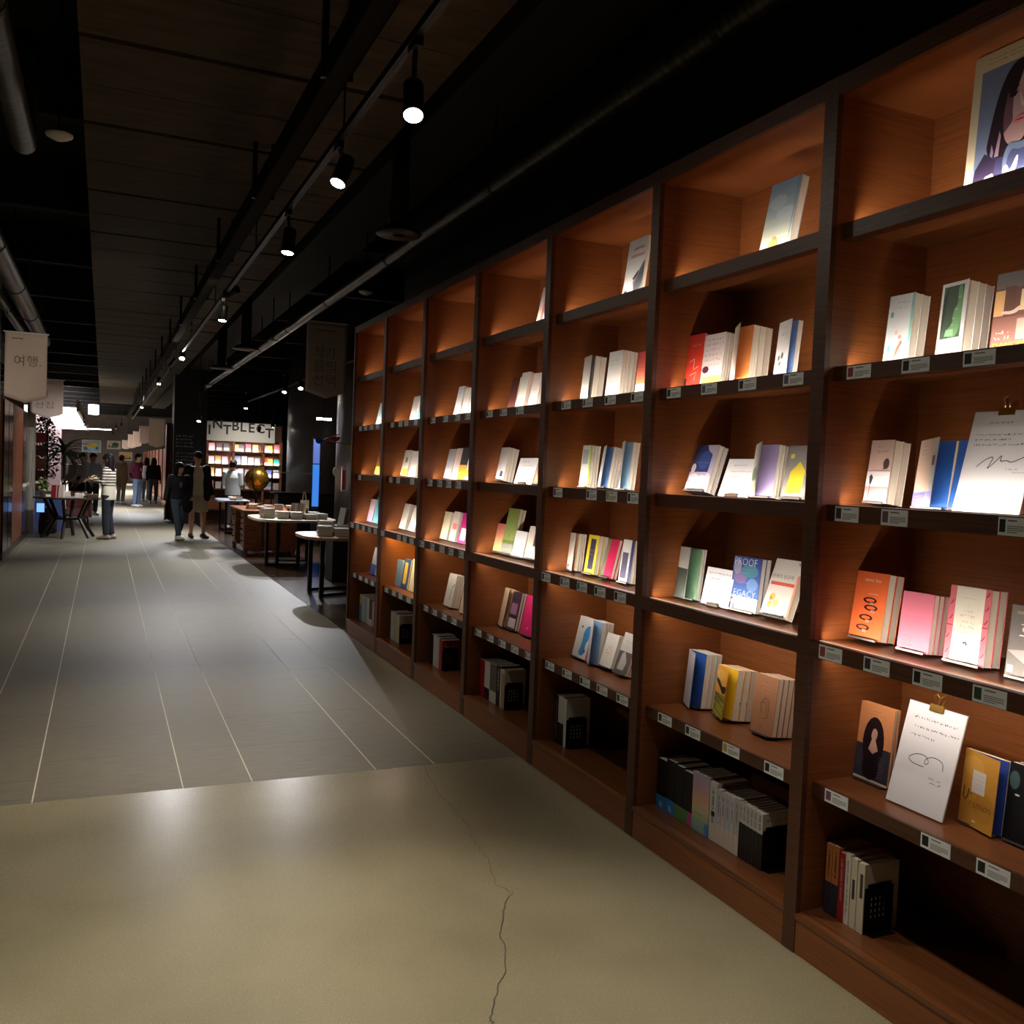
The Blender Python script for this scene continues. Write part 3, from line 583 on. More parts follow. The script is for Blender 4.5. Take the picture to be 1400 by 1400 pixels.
stack(5, 2, 826.4, 845.4, (832.6, 482), 865, 4, (232, 228, 226), 'white book with grey lettering', prints=[('s', .2, .8, .8, .04, G), ('s', .2, .8, .72, .05, (150, 140, 140)), ('s', .1, .9, .35, .06, (150, 136, 136)), ('s', .1, .8, .2, .05, (220, 170, 190))])
stack(5, 2, 867, 882, (874, 482), None, 2, (228, 110, 92), 'coral book with white foot', prints=[('g', 0, .25, 1, 1, (232, 150, 110), (206, 60, 66)), ('r', 0, 0, 1, .25, WH)])
stack(5, 3, 790.8, 802, (796.7, 609), 815, 3, (232, 236, 232), 'white book with lime edge', spine=(178, 208, 60), prints=[('r', .82, 0, 1, 1, (184, 214, 70)), ('r', .1, .55, .7, .9, (180, 184, 186)), ('s', .2, .7, .4, .03, G)])
stack(5, 3, 816, 828, (826, 611), 842, 3, (226, 230, 236), 'white book with steel blue endpaper', opened=22, inner=(96, 132, 190))
stack(5, 3, 843, 856, (851.5, 604.6), None, 2, (230, 230, 230), 'white photo book with light blue endpaper', opened=24, inner=(150, 190, 226), depth=.04, prints=[('r', 0, 0, .8, .4, (110, 106, 110)), ('r', .2, .2, .6, .5, (170, 166, 166))])
stack(5, 4, 772, 784, (778.6, 727.8), 796, 3, (236, 226, 216), 'white book with peach endpaper', opened=12, inner=(242, 200, 170), prints=[('r', .1, .1, .5, .14, (196, 80, 70)), ('s', .2, .7, .8, .03, G)])
stack(5, 4, 797.3, 811, (806, 730.5), 824, 2, (234, 210, 60), 'yellow book with navy panel', spine=(234, 210, 60), prints=[('r', .28, .12, .78, .90, (58, 58, 86)), ('s', .36, .7, .6, .04, (230, 214, 120)), ('s', .36, .7, .5, .04, (230, 214, 120))])
stack(5, 4, 819.4, 834, (833, 736), 843, 2, (206, 34, 84), 'crimson book with grey spine', spine=(120, 112, 100), prints=[('r', 0, 0, .3, 1, (128, 118, 100))])
stack(5, 4, 844.3, 860, (853, 737), None, 2, (226, 222, 222), 'white book with navy back', depth=.04, spine=(60, 66, 110), prints=[('r', .1, .1, .6, .7, (90, 86, 110)), ('r', .75, 0, 1, 1, (60, 66, 110))])
stack(5, 5, 770, 789, (782, 841), 800, 3, (236, 234, 232), 'white book with blue blot and red edge', spine=(200, 40, 60), prints=[('r', .92, 0, 1, 1, (196, 30, 60)), ('p', [(.35, .05), (.5, .4), (.45, .62), (.62, .8), (.85, .82), (.88, .5), (.7, .36), (.8, .1)], (64, 150, 220)), ('s', .15, .7, .6, .03, INK), ('s', .2, .8, .45, .03, INK), ('e', .3, .75, .05, .03, INK), ('e', .75, .2, .05, .03, INK)])
stack(5, 5, 797.3, 812, (805, 846.7), 832, 3, (222, 228, 236), 'pale book with sky blue endpaper', opened=24, inner=(140, 176, 220))
stack(5, 5, 818, 834, (832, 864), 848, 2, (236, 232, 228), 'white book with orange sun rays', spine=(20, 20, 22), prints=[('l', [(.5, .5), (.5+.22*math.cos(a), .5+.16*math.sin(a))], .03, (226, 150, 110)) if False else ('l', [(.5+.08*math.cos(a), .5+.06*math.sin(a)), (.5+.24*math.cos(a), .5+.17*math.sin(a))], .03, (226, 150, 110)) for a in [i*PI/4 for i in range(8)]] + [('s', .3, .7, .84, .02, G)])
stack(5, 5, 837.7, 854, (856, 864), None, 2, (206, 202, 200), 'white book with grey landscape photo', depth=.04, prints=[('r', 0, 0, 1, .55, (96, 92, 92)), ('p', [(.2, .1), (.3, .5), (.5, .55), (.8, .3), (.7, .1)], (190, 186, 184)), ('s', .2, .8, .8, .03, G)])
# ---- fourth bay
stack(4, 1, 731.4, 745, (735.4, 393.7), None, 1, (222, 206, 204), 'pale book with standing figure', depth=.02, prints=[('e', .5, .68, .1, .07, (150, 90, 70)), ('p', [(.35, .1), (.4, .6), (.62, .6), (.7, .1)], (196, 120, 110)), ('r', .6, .1, .95, .45, (190, 196, 226))])
stack(4, 2, 692.5, 702, (697, 517), None, 2, (84, 44, 40), 'dark maroon book', depth=.03)
stack(4, 2, 704, 715, (708, 510), None, 3, (230, 224, 218), 'cream book', depth=.06)
stack(4, 2, 720.5, 732, (724.6, 511), None, 3, (236, 222, 220), 'white book with red back', depth=.06, spine=(206, 44, 54), prints=[('s', .2, .8, .5, .06, (200, 60, 70)), ('s', .2, .7, .3, .06, (200, 80, 90))])
stack(4, 3, 675.6, 686.5, (677.5, 611.8), None, 3, (230, 228, 230), 'white book with blue figure', depth=.07, prints=[('p', [(.4, .12), (.5, .3), (.75, .28), (.8, .12)], (60, 84, 140)), ('s', .3, .7, .8, .05, G)])
stack(4, 3, 728, 742, (731, 640), None, 1, (200, 150, 120), 'tan book beside the note card', depth=.02)
stack(4, 4, 661.5, 671, (663.4, 715), None, 2, (238, 200, 160), 'peach gradient book', depth=.035, prints=[('g', 0, 0, 1, 1, (250, 220, 150), (226, 130, 120))])
stack(4, 4, 673, 690, (679, 694.4), None, 2, (150, 168, 92), 'tall olive green book with grey band', depth=.045, prints=[('r', 0, 0, 1, .22, (150, 154, 146)), ('s', .2, .7, .16, .02, WH), ('s', .2, .7, .1, .02, WH), ('r', .0, .22, 1, .3, (110, 128, 66)), ('e', .5, .4, .03, .03, (70, 84, 40))])
stack(4, 4, 689.6, 709, (697.4, 724.8), None, 2, (236, 236, 240), 'white book with black back', depth=.03, spine=(24, 24, 26), prints=[('s', .2, .7, .8, .03, (210, 150, 170)), ('s', .2, .7, .3, .02, G)])
stack(4, 4, 715.6, 730, (720.5, 718.7), None, 3, (232, 222, 212), 'cream book with dark title', depth=.06, prints=[('r', .6, .4, .9, .9, (90, 80, 76))])
stack(4, 5, 676, 689, (682, 803), None, 3, (236, 204, 174), 'white book with peach endpaper', opened=14, inner=(236, 190, 150), depth=.035, spine=(80, 80, 84))
stack(4, 5, 690.7, 702, (696.8, 808), None, 3, (62, 42, 60), 'dark plum book with cartoon', depth=.055, X=2.41, prints=[('r', .1, .4, .8, .7, (150, 110, 140)), ('r', .1, .05, .9, .3, (200, 190, 190))])
stack(4, 5, 710, 726, (715, 813), None, 3, (216, 36, 110), 'magenta pink book', depth=.05, spine=(216, 36, 110), prints=[('s', .2, .6, .85, .02, (250, 180, 200)), ('e', .55, .18, .07, .04, (220, 170, 60)), ('s', .3, .5, .5, .03, (130, 20, 70))])
# ---- fifth bay
stack(3, 2, 619, 627, (621, 529), None, 2, (224, 222, 232), 'white book with violet edge', depth=.045, spine=(120, 100, 150))
stack(3, 2, 629, 637, (631, 531), None, 2, (232, 226, 226), 'white book', depth=.04)
stack(3, 2, 637.5, 646, (640, 526), None, 2, (226, 234, 234), 'white book with teal edge', depth=.04, spine=(70, 150, 150))
stack(3, 3, 606, 615, (607.6, 614), None, 2, (196, 196, 204), 'grey book with pink endpaper', depth=.045)
stack(3, 3, 616, 624, (618.5, 613), None, 1, (236, 206, 204), 'pale pink book', depth=.02)
stack(3, 3, 624, 634, (627, 612), None, 2, (64, 64, 70), 'charcoal book with orange band', depth=.04, prints=[('r', 0, 0, 1, .45, (236, 172, 60))])
stack(3, 3, 634, 643, (638, 613), None, 2, (226, 224, 220), 'white book with yellow detail', depth=.04, prints=[('r', 0, .1, .6, .3, (220, 180, 60))])
stack(3, 4, 600.8, 610, (606, 699), None, 2, (236, 228, 196), 'cream book', depth=.045)
stack(3, 4, 613, 621, (616, 699), None, 2, (236, 216, 214), 'white book with pink spot', depth=.04, prints=[('r', .2, .4, .9, .6, (226, 130, 130))])
stack(3, 4, 625, 634, (631, 701), None, 2, (214, 40, 140), 'magenta book with navy back', depth=.04, spine=(60, 60, 130), prints=[('r', .2, .1, 1, .5, (236, 226, 230))])
stack(3, 5, 605.7, 616, (613, 783), None, 3, (238, 230, 218), 'cream book with portrait sketch', depth=.065, prints=[('l', [(.6, .2), (.7, .6), (.9, .7)], .05, INK)])
stack(3, 5, 627, 640, (632, 790), None, 2, (230, 200, 180), 'tan book', depth=.04)
# ---- sixth bay
stack(2, 2, 559, 566, (562.6, 542.6), None, 2, (214, 210, 206), 'grey white book', depth=.04)
stack(2, 2, 566.5, 576, (569, 541), None, 2, (110, 196, 200), 'teal book with dark figure', depth=.03, prints=[('r', 0, 0, .3, 1, WH), ('e', .6, .6, .1, .08, (40, 70, 80))])
stack(2, 3, 544, 555, (547, 615.5), None, 2, (232, 230, 222), 'white book with mustard foot', depth=.05, prints=[('r', .2, 0, 1, .28, (238, 190, 70)), ('e', .55, .62, .2, .12, (130, 130, 110))])
stack(2, 3, 558, 568, (561, 617), None, 2, (228, 224, 222), 'white book with maroon back', depth=.04, spine=(130, 50, 60))
stack(2, 4, 543, 553, (549, 688), None, 2, (232, 224, 218), 'white book leaning back', depth=.05, lean=14)
stack(2, 4, 557, 566, (564, 693), None, 2, (236, 230, 228), 'white book with dark spine', depth=.04, lean=16, spine=(70, 66, 70))
stack(2, 5, 536.5, 544, (537.7, 764.4), None, 1, (110, 156, 220), 'sky blue book', depth=.02, lean=6)
stack(2, 5, 545, 556, (547, 763), None, 2, (44, 84, 170), 'royal blue book with yellow panel', depth=.03, lean=8, prints=[('r', .22, .15, .7, .88, (240, 210, 90))])
stack(2, 5, 558, 568, (562, 764), None, 2, (226, 226, 220), 'cream book', depth=.045, lean=8)
# ---- end bay
stack(1, 2, 513, 520, (516.5, 551), None, 2, (190, 220, 232), 'pale blue book', depth=.04)
stack(1, 3, 511.6, 519, (515, 618), None, 2, (150, 98, 46), 'gold brown book', depth=.035, prints=[('r', 0, 0, 1, .35, (236, 186, 80))])
stack(1, 4, 500.7, 508, (504, 682), None, 2, (226, 206, 226), 'white book with lilac foot', depth=.04, prints=[('g', 0, 0, 1, .5, (206, 170, 220), (226, 216, 230))])
stack(1, 4, 509, 517, (512, 679), None, 2, (90, 170, 200), 'blue book with yellow edge', depth=.04, spine=(236, 220, 110))
stack(1, 5, 505, 513, (508.6, 748), None, 2, (226, 214, 214), 'white book with blue foot', depth=.04, prints=[('r', 0, 0, 1, .38, (80, 116, 200))])

# book stands under the face-out stacks
for (bay, row, base, W, H, dep, lean, desc) in STANDS:
    if bay < 4 or row < 3: continue
    s_ = thing('book_stand', clean('black stand under %s, %s, %s' % (desc, ROWN[row], BAYNAME[bay])), 'book stand', (0, 0, 0), 0, 'black book stands on the shelves')
    s_.matrix_world = base
    t = MB(); t.box((.008, -.012, -.003), (W-.008, dep+.002, -.0012), M['black_metal']); t.box((.008, -.0135, -.003), (W-.008, -.012, .004), mat((96, 92, 92), .35, .5)); t.build('base_plate', s_)
    t = MB(); t.box((.03, dep+.001, -.003), (W-.03, dep+.0025, min(.15, H*.7)), M['black_metal']); t.build('back_plate', s_)

# ---- bottom row: spine-out books with a perforated bookend
def spine_row(bay, items, desc_place, X=2.30):
    """items: (left col, right col, top row y, colour, desc, sprints)"""
    z0 = LV[5]; last = None
    for (xa, xb, yt, c, desc, o) in items:
        Ya, Yb = y_at(xa, X, z0), y_at(xb, X, z0); T = max(.006, Ya-Yb-.0008)
        H = max(.16, min(.27, height_solve(yt, X, Ya, z0+.0005, 0))); Wd = o.pop('W', .145)
        mp = make_book(Wd, H, T, c, split=bay >= 4, **o)
        put_book(mp, Matrix.Translation((X, Yb, z0+.0008)), clean('%s, bottom shelf, %s' % (desc, BAYNAME[bay])), 'spine out books on the bottom shelf, %s' % BAYNAME[bay])
        last = (Yb, H, Wd)
    return last
def bookend(bay, Y, X0, Wd=.125, Hh=.165):
    e = thing('bookend', 'black perforated metal bookend, bottom shelf, ' + BAYNAME[bay], 'bookend', (X0, Y-.0015, LV[5]+.0008), 0, 'perforated bookends on the bottom shelf')
    t = MB(); m = M['black_metal']; n = 4; s0, s1, v0, v1 = .22*Wd, .80*Wd, .30*Hh, .78*Hh
    y0, y1 = -.0014, 0
    P = lambda a, b_: t.box((a[0], y0, a[1]), (b_[0], y1, b_[1]), m)
    P((0, 0), (Wd, v0)); P((0, v0), (s0, v1)); P((s1, v0), (Wd, v1)); P((.0, v1), (Wd, Hh-.012)); P((.012, Hh-.012), (Wd-.012, Hh))
    cw, ch = (s1-s0)/n, (v1-v0)/n
    for i in range(n):
        P((s0+i*cw+cw*.36, v0), (s0+(i+1)*cw, v1))
        P((s0+i*cw, v0+i*0), (s0+i*cw+cw*.36, v0+.001))
        for j in range(n): P((s0+i*cw, v0+j*ch+ch*.6), (s0+i*cw+cw*.36, v0+(j+1)*ch))
    t.build('upright_plate', e)
    t = MB(); t.box((.01, -.03, 0), (Wd-.01, -.0014, .0012), m); t.build('foot_plate', e)
def srow(xs, ys, specs):
    n = len(specs); return [(xs[i], xs[i+1], ys[i], specs[i][0], specs[i][1], dict(specs[i][2]) if len(specs[i]) > 2 else {}) for i in range(n)]
NB = lambda: dict(sprints=[('r', 0, 0, 1, .46, (60, 60, 78)), ('s', .55, .9, (70, 40, 20))])
l = spine_row(7, srow([1125.3, 1133.7, 1143, 1151, 1159, 1168, 1178], [1151.6, 1155, 1164, 1165, 1172, 1178], [
    ((236, 146, 84), 'orange and navy book at the far end', NB()), ((236, 146, 84), 'second orange and navy book', NB()), ((196, 40, 46), 'red book', dict(sprints=[('s', .3, .9, (240, 190, 180))])),
    ((236, 222, 210), 'white book with fine print', dict(sprints=[('s', .1, .9, G)])), ((226, 214, 190), 'cream book with dark photo band', dict(sprints=[('r', .3, .42, .7, .7, (60, 54, 50))])), ((226, 214, 190), 'last cream book against the bookend', dict(sprints=[('r', .4, .5, .8, .85, (70, 60, 54))], W=.15))]), '')
bookend(7, l[0], 2.302)
xs = [896.6, 908.9, 921, 931, 944.7, 950, 956, 962, 968, 976.7, 982, 988, 994, 1000, 1008, 1008.7+0.3, 1015, 1021, 1027, 1033, 1039]
W5 = [((20, 19, 22), 'black book with blue foot at the far end', dict(sprints=[('r', 0, 0, 1, .26, (40, 140, 220)), ('s', .04, .14, WH)])), ((20, 19, 22), 'second black book with blue foot', dict(sprints=[('r', 0, 0, 1, .26, (40, 140, 220)), ('s', .04, .14, WH)])),
      ((20, 19, 22), 'black book with green foot', dict(sprints=[('r', 0, 0, 1, .26, (100, 150, 90))])), ((20, 19, 22), 'black book with green and pink foot', dict(sprints=[('r', 0, 0, .55, .26, (100, 150, 90)), ('r', .55, 0, 1, .26, (220, 90, 160))]))]
for nm in ('first', 'second', 'third', 'fourth'): W5.append(((214, 190, 190), nm + ' pastel rainbow book', dict(sprints=[('r', 0, i/9, 1, (i+1)/9, [(150, 196, 190), (170, 204, 180), (200, 208, 170), (232, 214, 166), (242, 206, 166), (240, 190, 170), (230, 180, 184), (212, 180, 200), (200, 184, 212)][i]) for i in range(9)] + ([('r', 0, 0, 1, .2, (100, 160, 220))] if nm == 'fourth' else []))))
W5.append(((232, 228, 222), 'tall white book with black flourish', dict(sprints=[('s', .3, .9, INK), ('r', .3, .42, .8, .5, INK)], W=.16)))
for nm, cc in (('pale lilac', (216, 210, 228)), ('pale pink', (232, 214, 220)), ('pale blue', (214, 218, 230)), ('white and lilac', (228, 222, 232)), ('white photo', (210, 208, 206)), ): W5.append((cc, nm + ' striped book', dict(sprints=[('r', 0, 0, 1, .35, (240, 222, 210)), ('s', .5, .9, G)])))
xs2 = [896.6, 908.9, 921, 931, 944.7, 950.4, 956, 961.8, 967.5, 977, 983, 989, 995, 1001, 1008]
ys2 = [1035, 1037, 1045, 1052, 1053, 1056, 1059, 1061, 1067, 1078, 1082, 1085, 1088, 1090]
for k, nm in enumerate(('first', 'second', 'third', 'fourth', 'fifth', 'last')):
    W5.append(((230, 226, 220), nm + ' small white book in black band', dict(sprints=[('r', 0, 0, 1, .64, (26, 24, 24)), ('s', .68, .95, INK)], prints=[('r', 0, 0, 1, .64, (26, 24, 24)), ('s', .15, .9, .87, .06, INK), ('s', .15, .9, .75, .02, G)])))
xs2 += [1012, 1017, 1022, 1027, 1032, 1039.5]; ys2 += [1095, 1098, 1101, 1104, 1107, 1110]
l = spine_row(6, srow(xs2, ys2, W5), '')
bookend(6, l[0], 2.302)
l = spine_row(5, srow([757, 761.3, 769, 772.3], [949, 950, 955], [((22, 20, 20), 'black book with white dots', dict(sprints=[('s', .1, .9, (150, 146, 140))])), ((228, 222, 212), 'white book with black brush mark', dict(sprints=[('r', 0, 0, 1, .45, (20, 18, 18))])), ((232, 228, 214), 'slim white book against the bookend', {})]), '')
bookend(5, l[0], 2.302)
l = spine_row(4, srow([653.5, 661.3, 668.5, 677.3, 682.4, 688.3], [900, 903, 906, 909, 914], [((176, 34, 54), 'crimson book', {}), ((226, 220, 214), 'white and black book', dict(sprints=[('r', 0, 0, 1, .3, (30, 28, 28))])), ((110, 104, 98), 'grey book with white foot', dict(sprints=[('r', 0, 0, 1, .3, (220, 214, 206))])), ((24, 22, 22), 'black book with white title', dict(sprints=[('s', .4, .9, WH)])), ((230, 224, 216), 'white edged book', dict(sprints=[('r', .3, 0, 1, .9, (190, 150, 110))]))]), '')
bookend(4, l[0], 2.302)
l = spine_row(3, srow([587.5, 591.5, 596, 599.5, 603.5], [866, 867, 871, 874], [((26, 24, 24), 'black book', {}), ((226, 224, 226), 'white book', {}), ((222, 206, 196), 'pale pink book', {}), ((176, 60, 60), 'red patterned book', dict(prints=[('s', .1, .9, .8, .06, WH)]))]), '')
bookend(3, l[0], 2.302)
l = spine_row(2, srow([533.3, 537.5, 541, 545], [835, 836, 840], [((228, 222, 210), 'white book', {}), ((206, 200, 186), 'grey white book', {}), ((222, 210, 170), 'cream book', {})]), '')
bookend(2, l[0], 2.302)
l = spine_row(1, srow([491, 494, 497.5, 501, 504, 508, 511], [812, 813, 815, 817, 819, 822], [((230, 196, 80), 'yellow and blue book', dict(sprints=[('r', 0, 0, 1, .6, (70, 150, 200))])), ((216, 206, 206), 'white pink book', {}), ((170, 190, 196), 'grey blue book', {}), ((228, 224, 216), 'white book', {}), ((30, 26, 26), 'black book', dict(sprints=[('r', 0, 0, 1, .25, WH)])), ((226, 150, 150), 'pink book', {})]), '')
bookend(1, l[0], 2.302)

# ================================================================== NOTES, CLIPBOARDS, POSTER
def note_card(bay, row, xl, xr, tl, label, lines_, clip=False, seed=1, sig=None, W=None, H=None, X=None, lean=None):
    z0 = LV[row-1]; X = X or XF[row]-.012; Yl = y_at(xl, X, z0)
    dx, dz = lean_solve(tl[0], tl[1], X, Yl, z0+.004)
    lean = lean or max(.1, min(.36, math.atan2(dx, dz)))
    H = H or height_solve(tl[1], X, Yl, z0+.004, lean); W = min(W or Yl-y_at(xr, X, z0), Yl-BAYS[bay][1]-.003)
    nm = 'clipboard' if clip else 'note_card'
    t = thing(nm, label, 'clipboard' if clip else 'note card'); t.matrix_world = Matrix.Translation((X, Yl, z0+.0045)) @ Matrix.Rotation(-PI/2, 4, 'Z') @ Matrix.Rotation(-lean, 4, 'X')
    P = Matrix(((1,0,0,0),(0,0,-1,0),(0,1,0,0),(0,0,0,1)))
    if clip:
        q = MB(); q.box((0, .0012, 0), (W, .0045, H), mat((196, 190, 190), .5)); q.build('board', t)
    q = MB(); q.box((.001, 0, .001), (W-.001, .001, H-.002), mat((226, 225, 232), .6)); rnd = random.Random(seed)
    for (u0, u1, v, h) in lines_: scribble(q, u0*W, u1*W, v*H, h*H, mat((44, 42, 48), .6), P, rnd, h*H*.28, .0003)
    if sig: ribbon(q, [(u*W, v*H) for u, v in smooth_line(sig)], W*.011, mat((70, 68, 80), .6), P, .0003)
    q.build('paper', t)
    if clip:
        q = MB(); cx = W*.5; g = M['brass']
        q.box((cx-.026, -.006, H-.016), (cx+.026, -.0015, H+.003), g); q.box((cx-.026, .005, H-.016), (cx+.026, .0075, H+.003), g); q.box((cx-.026, -.006, H+.003), (cx+.026, .0075, H+.007), g)
        q.build('clip_jaw', t)
        for y, e in ((-.004, -.014), (.006, .018)):
            q = MB(); q.tube([(cx-.008, y, H+.006), (cx-.007, (y+e)/2, H+.018), (cx-.011, e, H+.030), (cx, e*1.1, H+.040), (cx+.011, e, H+.030), (cx+.007, (y+e)/2, H+.018), (cx+.008, y, H+.006)], .0024, g, 6); q.build('clip_handle', t, smooth=True)
    else:
        q = MB(); q.box((W*.3, -.012, -.0035), (W*.7, .004, -.0005), M['dark_wood']); q.box((W*.3, -.012, -.003), (W*.7, -.008, .01), M['dark_wood']); q.build('stand', t)
    return t
HL = [(.28, .62, .88, .02), (.1, .95, .76, .02), (.1, .66, .71, .02), (.1, .95, .66, .02), (.66, .86, .42, .015), (.78, .98, .39, .012)]
note_card(7, 3, 1300.6, 1392, (1333.7, 563.4), 'handwritten sheet on clipboard beside the blue book, third shelf, portrait poster bay', HL, True, 4, [(.22, .44), (.34, .52), (.46, .55), (.42, .47), (.38, .41), (.50, .50), (.58, .57), (.55, .49), (.66, .51), (.72, .48), (.9, .54)], X=2.34)
note_card(7, 5, 1210.3, 1287.5, (1244.5, 955.9), 'signed white sheet on clipboard in front of the orange novel, fifth shelf, portrait poster bay', [(.16, .9, .86, .022), (.16, .95, .77, .022), (.16, .6, .69, .022), (.62, .85, .34, .02), (.66, .85, .30, .02)], True, 9,
          [(.5, .42), (.3, .42), (.2, .46), (.32, .52), (.5, .53), (.58, .47), (.5, .44), (.5, .5), (.62, .54), (.8, .52), (.82, .44)], X=2.345)
note_card(6, 3, 980.7, 1022, (997.5, 627), 'white handwritten note card beside the palm tree book, third shelf', [(.25, .7, .82, .03), (.2, .85, .66, .03), (.2, .6, .52, .03), (.2, .5, .38, .03), (.55, .95, .28, .025), (.5, .9, .14, .02)], seed=3, X=2.345)
note_card(6, 4, 957.4, 995, (968, 773.7), 'white handwritten note card left of the blue watercolour book, fourth shelf', [(.1, .9, .85, .05), (.1, .5, .70, .05), (.15, .95, .50, .05), (.4, .9, .28, .04), (.4, .9, .14, .06)], seed=5, X=2.35)
note_card(4, 3, 702, 727, (712, 626), 'small handwritten note card beside white books, third shelf, fourth bay', [(.2, .6, .85, .04), (.2, .8, .7, .03), (.25, .7, .5, .03), (.2, .8, .35, .03)], seed=6, X=2.35, lean=.26)

# framed portrait poster on the top shelf
X = 2.335; Yl = y_at(1316, X, LV[0]); lean = .06
t = thing('portrait_poster', 'large cream bordered poster of a long haired person, top shelf, walnut bookcase', 'poster')
Wp, Hp = .285, height_solve(82, X, Yl, LV[0]+.003, lean)
t.matrix_world = Matrix.Translation((X, Yl, LV[0]+.0035)) @ Matrix.Rotation(-PI/2, 4, 'Z') @ Matrix.Rotation(-lean, 4, 'X')
q = MB(); q.box((0, .001, 0), (Wp, .006, Hp), mat((60, 56, 52), .5)); q.build('backing_board', t)
P = Matrix(((1,0,0,0),(0,0,-1,0),(0,1,0,0),(0,0,0,1)))
q = MB(); q.box((0, 0, 0), (Wp, .001, Hp), mat((232, 220, 186), .5)); q.build('poster_sheet', t)
q = MB(); zz = [.0002]
def art(poly, c):
    zz[0] += .00012; poly = chaikin(poly); q.add([(u*Wp, v*Hp, zz[0]) for u, v in poly], [tuple(range(len(poly)))], mat(c, .4), P)
art([(.10, .05), (.92, .05), (.92, .87), (.10, .87)], (128, 142, 178))
art([(.10, .05), (.92, .05), (.92, .20), (.70, .30), (.30, .30), (.13, .17)], (62, 60, 96))
art([(.10, .05), (.12, .17), (.22, .27), (.36, .20), (.34, .05)], (54, 44, 72))
art([(.22, .22), (.26, .45), (.32, .66), (.40, .80), (.50, .87), (.76, .87), (.86, .7), (.88, .45), (.84, .25), (.6, .2)], (44, 30, 42))
art([(.42, .36), (.40, .50), (.44, .70), (.54, .78), (.66, .78), (.74, .66), (.74, .46), (.68, .32), (.58, .26), (.48, .28)], (196, 158, 160))
art([(.42, .36), (.40, .50), (.44, .70), (.50, .76), (.50, .52), (.52, .44), (.46, .40)], (112, 78, 92))
art([(.40, .70), (.48, .86), (.62, .86), (.55, .70), (.50, .60), (.46, .62)], (50, 32, 42))
art([(.58, .84), (.62, .58), (.66, .55), (.66, .84)], (60, 40, 50))
art([(.44, .615), (.48, .645), (.55, .64), (.52, .61)], (40, 24, 34))
art([(.43, .66), (.50, .685), (.57, .675), (.50, .67)], (36, 22, 30))
art([(.60, .62), (.64, .645), (.71, .635), (.66, .61)], (40, 24, 34))
art([(.56, .64), (.60, .52), (.66, .515), (.63, .55)], (226, 196, 194))
art([(.52, .435), (.58, .465), (.66, .46), (.70, .435), (.62, .41), (.56, .41)], (222, 130, 140))
art([(.52, .435), (.60, .44), (.70, .435), (.60, .43)], (110, 50, 66))
art([(.46, .05), (.44, .20), (.50, .30), (.62, .27), (.76, .30), (.88, .22), (.88, .05)], (110, 128, 160))
art([(.50, .08), (.49, .18), (.54, .25), (.62, .22), (.74, .24), (.80, .1)], (72, 78, 120))
art([(.46, .06), (.45, .12), (.50, .15), (.54, .08), (.60, .19), (.63, .18), (.60, .06)], (246, 206, 204))
art([(.22, .05), (.26, .10), (.34, .11), (.38, .06)], (240, 196, 200))
art([(.34, .22), (.38, .40), (.40, .36), (.39, .22)], (176, 150, 166))
art([(.29, .24), (.30, .32), (.33, .26), (.32, .22)], (150, 140, 180))
for v, u1 in ((.945, .72), (.915, .9)):
    zz[0] += .0001; scribble(q, .12*Wp, u1*Wp, v*Hp, .012*Hp, mat((110, 96, 70), .5), P, random.Random(2), .0012, zz[0])
q.build('printed_picture', t)

# ================================================================== CEILING FIXTURES
M['tray'] = mat((26, 21, 15), .85, 0, 0, .1)
TX, TZ = 1.10, 3.30
t = thing('cable_tray', 'long dark steel cable tray hung beside the lighting track', 'cable tray', (.97, 1, 3.42))
q = MB(); q.box((-.05, 0, 0), (.05, 44, .012), M['tray']); q.box((-.052, 0, 0), (-.046, 44, .13), M['tray']); q.box((.046, 0, 0), (.052, 44, .13), M['tray']); q.build('tray', t)
for i in range(15):
    for sx in (-.06, .06):
        q = MB(); q.box((sx-.014, 1.2+i*2.2, .0), (sx+.014, 1.23+i*2.2, 1.28), M['black_metal']); q.build('hanger', t)
tk = thing('lighting_track', 'long black spotlight track under the ceiling boards', 'light track', (TX, 1, TZ))
q = MB(); q.box((-.018, 0, 0), (.018, 42, .035), M['black_metal']); q.box((-.006, 0, -.001), (.006, 42, 0), M['dark_steel']); q.build('rail', tk)
for i in range(14):
    q = MB(); q.tube([(0, .8+i*3, .035), (0, .8+i*3, 1.4)], .005, M['black_metal'], 6); q.build('hanger_rod', tk)
